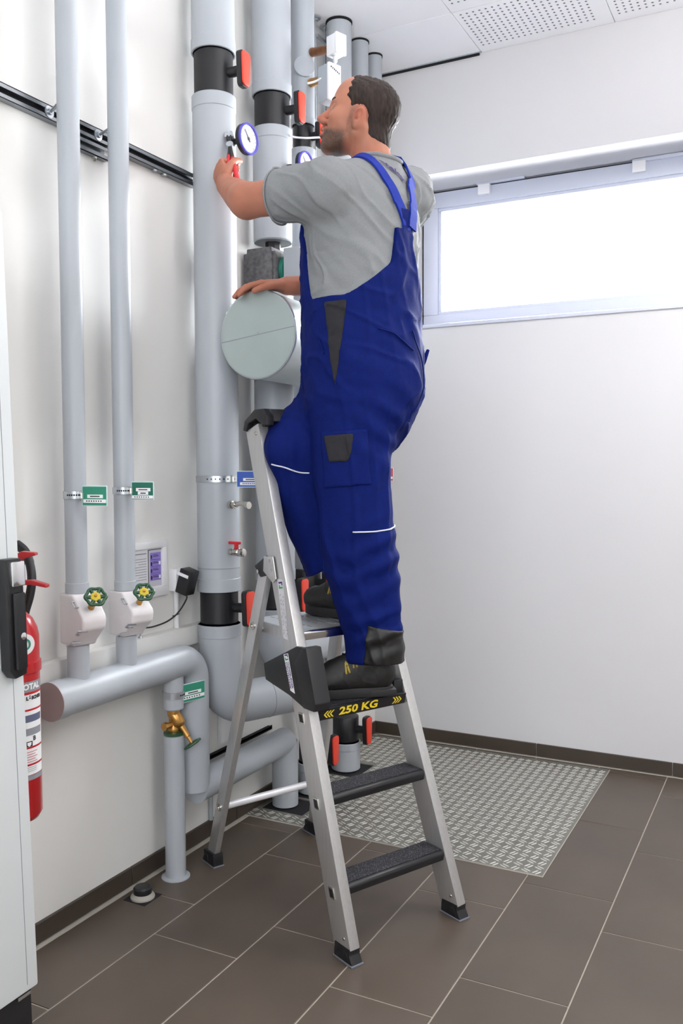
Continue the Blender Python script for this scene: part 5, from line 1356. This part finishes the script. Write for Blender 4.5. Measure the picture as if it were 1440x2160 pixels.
go = grad(OV, ov)
legm = sst(-ov[:, 2], -wz(840), -wz(1000))
# creases across behind the knee and above the boot
def crease(P, u, v, t, n_dir, amp, wl_, span):
    c = J(u, v, t); q = P - c; w = np.exp(-(q ** 2).sum(1) / span ** 2); return amp * w * np.sin((q @ nv(n_dir)) * 2 * math.pi / wl_)
def disp(ov):
    legm = sst(-ov[:, 2], -wz(840), -wz(1000))
    return np.maximum(-.0045, drape_noise(ov, nv(vd * 1.0 + vr * .15), 11, .0085, 1.7) * (.45 + .55 * legm) + drape_noise(ov, nv(vd * .5 + vr), 13, .0055, 6.2) * (1 - legm) + crease(ov, 800, 1180, T0 - .1, vd + vr * .5, .007, .065, .10) + crease(ov, 800, 1330, T0 - .08, vd + vr * .3, .008, .06, .08) + crease(ov, 805, 905, T0 - .1, vd * .8 - vr * .6, .006, .07, .10) + crease(ov, 790, 990, T0 - .12, vr * .9 + vd * .4, .005, .07, .10) + crease(ov, 720, 1210, T0 - .1, vd - vr * .4, .004, .07, .09))
ov = ov + go * disp(ov)[:, None]
trousers = np_mesh('bib_overalls', ov, oq, 'cloth', body)
OVs = OV + SHIRT[:1]
def patch(name, region, off, m, parent, h=.005, prims=None, thick=.004, bnd=None):
    pr = prims or OV
    class Sh:
        op = 'u'; k = 1e-4; c = bnd[0]; R = bnd[1]
        def d(s, P): f = combine(pr, P); return np.maximum(f - off, -(f - off + thick + .008))
    v_, q_ = sdf_mesh([Sh(), Fn(region, 'i', .002)], h)
    g_ = grad(pr, v_)
    return v_, q_, g_
def add_patch(name, region, off, m, parent, ctr, R, h=.005, prims=None, wrinkle=True):
    v_, q_, g_ = patch(name, region, off, m, parent, h, prims, bnd=(np.array(ctr), R))
    if wrinkle:
        v_ = v_ + g_ * disp(v_)[:, None]
    return np_mesh(name, v_, q_, m, parent)
def poly_region(pts, near_t):
    """inside a polygon drawn in a plane facing the room (pts: list of world points), extended along the view of its plane normal"""
    P3 = np.array(pts); c = P3.mean(0); n_ = nv(np.cross(P3[1] - P3[0], P3[2] - P3[0])); a = nv(P3[1] - P3[0]); b = np.cross(n_, a)
    pol = np.stack([(P3 - c) @ a, (P3 - c) @ b], 1)
    if np.sum(pol[:, 0] * np.roll(pol[:, 1], -1) - np.roll(pol[:, 0], -1) * pol[:, 1]) < 0: pol = pol[::-1]
    def f(P):
        q = np.stack([(P - c) @ a, (P - c) @ b], 1); d = np.full(len(P), -9.0)
        for i in range(len(pol)):
            e = pol[(i + 1) % len(pol)] - pol[i]; nn_ = np.array((e[1], -e[0])) / np.linalg.norm(e); d = np.maximum(d, (q - pol[i]) @ nn_)
        return np.maximum(d, np.abs((P - c) @ n_) - near_t)
    return f, c
tl = T0 - .19
f, c = poly_region([J(676, 628, tl), J(732, 628, tl), J(718, 740, tl), J(704, 832, tl), J(694, 740, tl)], .13)
f0 = f
add_patch('side_panel', lambda P: np.maximum(f0(P), ov_cut(P) * 1.0), .0035, 'anth', trousers, c, .17)
f1, c = poly_region([J(674, 908, tl), J(776, 904, tl), J(784, 1022, tl), J(680, 1030, tl)], .12)
pk = add_patch('cargo_pocket', f1, .006, 'cloth', trousers, c, .16)
f2, c = poly_region([J(680, 916, tl), J(745, 914, tl), J(742, 950, tl), J(733, 974, tl), J(692, 974, tl)], .12)
add_patch('pocket_flap', f2, .011, 'anth', trousers, c, .14)
f3, c = poly_region([J(775, 1322, tl + .05), J(870, 1340, tl + .05), J(870, 1420, tl + .05), J(765, 1420, tl + .05)], .22)
add_patch('heel_guard', lambda P: np.maximum(f3(P), ov_cut(P)), .0035, 'leather', trousers, c, .28, wrinkle=True)
# reflective piping at the knees
def surf_line(pts, prims, off, n=8, it=8):
    P = to_surface(prims, catmull(np.array(pts), n), off, it)
    if prims is OV: P = P + grad(OV, P) * disp(P)[:, None]
    return [V(p) for p in P]
MB().tube(surf_line([J(740, 1126, tl), J(785, 1124, tl), J(815, 1117, tl + .06), J(830, 1108, tl + .12)], OV, .0025), .0024, 6).build('reflective_piping', 'reflex', trousers, smooth=0)
MB().tube(surf_line([J(578, 976, T0 - .05), J(604, 990, T0 - .08), J(632, 998, T0 - .07), J(657, 997, T0 - .05)], OV, .0025), .0024, 6).build('reflective_piping', 'reflex', trousers, smooth=0)
# seat seam and pocket slit
for pts in ([J(860, 700, T0 - .1), J(872, 770, T0 - .06), J(868, 830, T0 - .06), J(845, 880, T0 - .08)], [J(800, 690, tl), J(840, 705, tl + .02), J(870, 740, tl + .08)], [J(644, 700, tl + .02), J(650, 725, tl), J(662, 740, tl)], [J(766, 905, tl), J(775, 960, tl), J(785, 1018, tl)]):
    MB().tube(surf_line(pts, OV, .003), .0022, 6).build('seam', 'cloth', trousers, smooth=0)
f5, c = poly_region([J(874, 742, T0 + .0), J(900, 748, T0), J(898, 776, T0), J(872, 770, T0)], .10)
p_ = to_surface(OV, np.array([J(886, 755, T0 + .03)]), .008)[0]
MB().box(p_, (.05, .010, .045), (V(vf), V(nv(vr + vd * .3)), V(nv(vd - vr * .3)))).build('back_pocket_flap', 'cloth', trousers, bevel=.003)
# straps over the shoulders: ribbons lying on the shirt
def ribbon(pts, wid, off, n=8, th=.003):
    P = to_surface(OVs2, catmull(np.array(pts), n), off, 8); W_ = catmull(np.array([[w] for w in wid]), n)[:, 0]; b = MB(); vs = []
    N_ = grad(OVs2, P)
    for i in range(len(P)):
        t_ = nv(P[min(i + 1, len(P) - 1)] - P[max(i - 1, 0)]); s_ = nv(np.cross(t_, N_[i])); 
        for a, c_ in ((-1, th), (-.5, th), (.5, th), (1, th), (1, -.004), (-1, -.004)):
            q = P[i] + s_ * (W_[i] / 2 * a); q = q + N_[i] * c_; vs.append(q)
    fs = []
    for i in range(len(P) - 1):
        for k in range(6): k2 = (k + 1) % 6; fs.append((i * 6 + k, i * 6 + k2, i * 6 + 6 + k2, i * 6 + 6 + k))
    fs.append(tuple(range(6))); fs.append(tuple(range((len(P) - 1) * 6, len(P) * 6)))
    return b.add(vs, fs)
OVs2 = SHIRT
tb = T0 - .15
ribbon([J(716, 372, T0 + .10), J(730, 346, T0 + .03), J(757, 343, T0 - .04), J(776, 352, T0 - .08), J(798, 385, T0 - .10), J(820, 432, T0 - .10), J(835, 466, T0 - .09), J(843, 490, T0 - .09)], [.032, .032, .032, .032, .032, .033, .034, .034], .006, th=.002).build('shoulder_strap', 'strap', trousers, smooth=50)
ribbon([J(812, 396, T0 + .13), J(820, 388, T0 + .07), J(828, 400, T0 + .01), J(832, 438, T0 - .03), J(834, 466, T0 - .05), J(836, 490, T0 - .06)], [.034, .034, .036, .036, .038, .040], .010, th=.002).build('shoulder_strap', 'strap', trousers, smooth=50)

# ---------------- boots
def boot(name, heel, toe, zs, parent, shaft_dir, laces=True):
    h_, t_ = np.array(heel), np.array(toe); X = nv((t_ - h_) * np.array((1, 1, 0))); Y = np.cross(Zu, X); L = np.linalg.norm((t_ - h_)[:2]); o = np.array((h_[0], h_[1], zs))
    def q(x, y, z): return o + X * x * L + Y * y + Zu * z
    up = [chain([q(.13, 0, .062), q(.32, 0, .062), q(.55, .002, .056), q(.75, .004, .050), q(.88, .006, .048)], [(.036, .046), (.039, .050), (.045, .042), (.048, .034), (.042, .028)], Y, .02, 3),
          chain([q(.17, 0, .075), q(.22, 0, .13), q(.23, 0, .20)], [(.040, .052), (.043, .054), (.047, .057)], Y, .04, 3), Ell(q(.83, .005, .055), (.048 * 1.05, .047, .036), np.stack([X, Y, Zu], 1), .02), Prim(q(.25, 0, .12), q(.62, 0, .078), .036, .036, None, .03)]
    up += [Fn(lambda P: (zs + .026) - P[:, 2], 'i', .004)]
    v_, q_ = sdf_mesh(up, .0042); g_ = grad(up, v_); v_ = v_ + g_ * (drape_noise(v_, Y, 22, .0018, 5))[:, None]
    b = np_mesh(name, v_, q_, 'leather', parent)
    pr = []
    for k in range(40):
        a = 2 * math.pi * k / 40; c_, s_ = math.cos(a), math.sin(a); x = .5 + .51 * c_ * (abs(c_) ** -.15 if abs(c_) > .01 else 1); w_ = (.047 if x > .55 else .041) * (1 - .12 * math.exp(-((x - .4) / .12) ** 2))
        pr.append((min(max(x, -.01), 1.015) * L, w_ * (1 if s_ > 0 else -1) * abs(s_) ** .55))
    s = MB().prism(pr, o, X, Y, Zu, .0, .030).build('boot_sole', 'sole', b, bevel=.004, smooth=50)
    MB().box(q(.12, 0, .012), (.08, .076, .022), (V(X), V(Y), V(Zu))).build('heel_block', 'sole', b, bevel=.004)
    if laces:
        for k in range(3):
            xx, zz = .34 + .09 * k, .128 - .018 * k
            for sg in (-1, 1):
                pth = to_surface(up[:-1], np.array([q(xx - .02, sg * .034, zz - .015), q(xx, sg * .02, zz + .01), q(xx + .02, sg * .036, zz - .018)]), .002, 5)
                MB().tube(curve(pth, 4), .0034, 6).build('lace_loop', 'lace', b, smooth=0)
            MB().tube([V(p) for p in to_surface(up[:-1], np.array([q(xx, -.026, zz), q(xx, 0, zz + .02), q(xx, .026, zz)]), .002, 5)], .003, 6).build('lace', 'black', b, smooth=0)
    return b
boot('boot', bL[0], bL[1], .661, body, None)
boot('boot', bR[0], bR[1], .876, body, None)

# ---------------- pliers in the left fist
t = thing('pliers', 'pliers with red and black handles gripped in the worker\'s fist at the dial gauge', 'pliers', tuple(gb_))
grip = np.mean([tipsL[1][0], tipsL[2][0], wl + XL * .075], 0)
jw = gb_ - np.array((0, 0, .010)); ga = J(482, 338, T0 + .225); gc = J(493, 345, T0 + .205); pv = jw + (0.5 * (ga + gc) - jw) * .42
hd = nv(.5 * (ga + gc) - jw); sd_ = nv(np.cross(hd, -vf))
MB().prism([(-.012, -.004), (-.004, -.006), (0, .02), (-.016, .02)], jw, sd_, hd, np.cross(sd_, hd), -.005, .005).prism([(.012, -.004), (.004, -.006), (0, .02), (.016, .02)], jw, sd_, hd, np.cross(sd_, hd), -.005, .005).lathe(pv - np.cross(sd_, hd) * .007, np.cross(sd_, hd), [(.012, 0), (.012, .014)], 16).build('jaws', 'zinc', t, weld=False)
for g_, sg in ((ga, -1), (gc, 1)):
    e_ = g_ + (g_ - pv) * .9
    MB().tube(curve([jw + sd_ * sg * -.006 + hd * .015, pv, pv + (g_ - pv) * .6, g_], 5), .0062, 8).build('shank', 'blackp', t)
    MB().tube(curve([pv + (g_ - pv) * .72, g_, g_ + (g_ - pv) * .5, e_], 5), [.0075] * 8 + [.008] * 8, 10).build('handle_sleeve', 'redv', t)
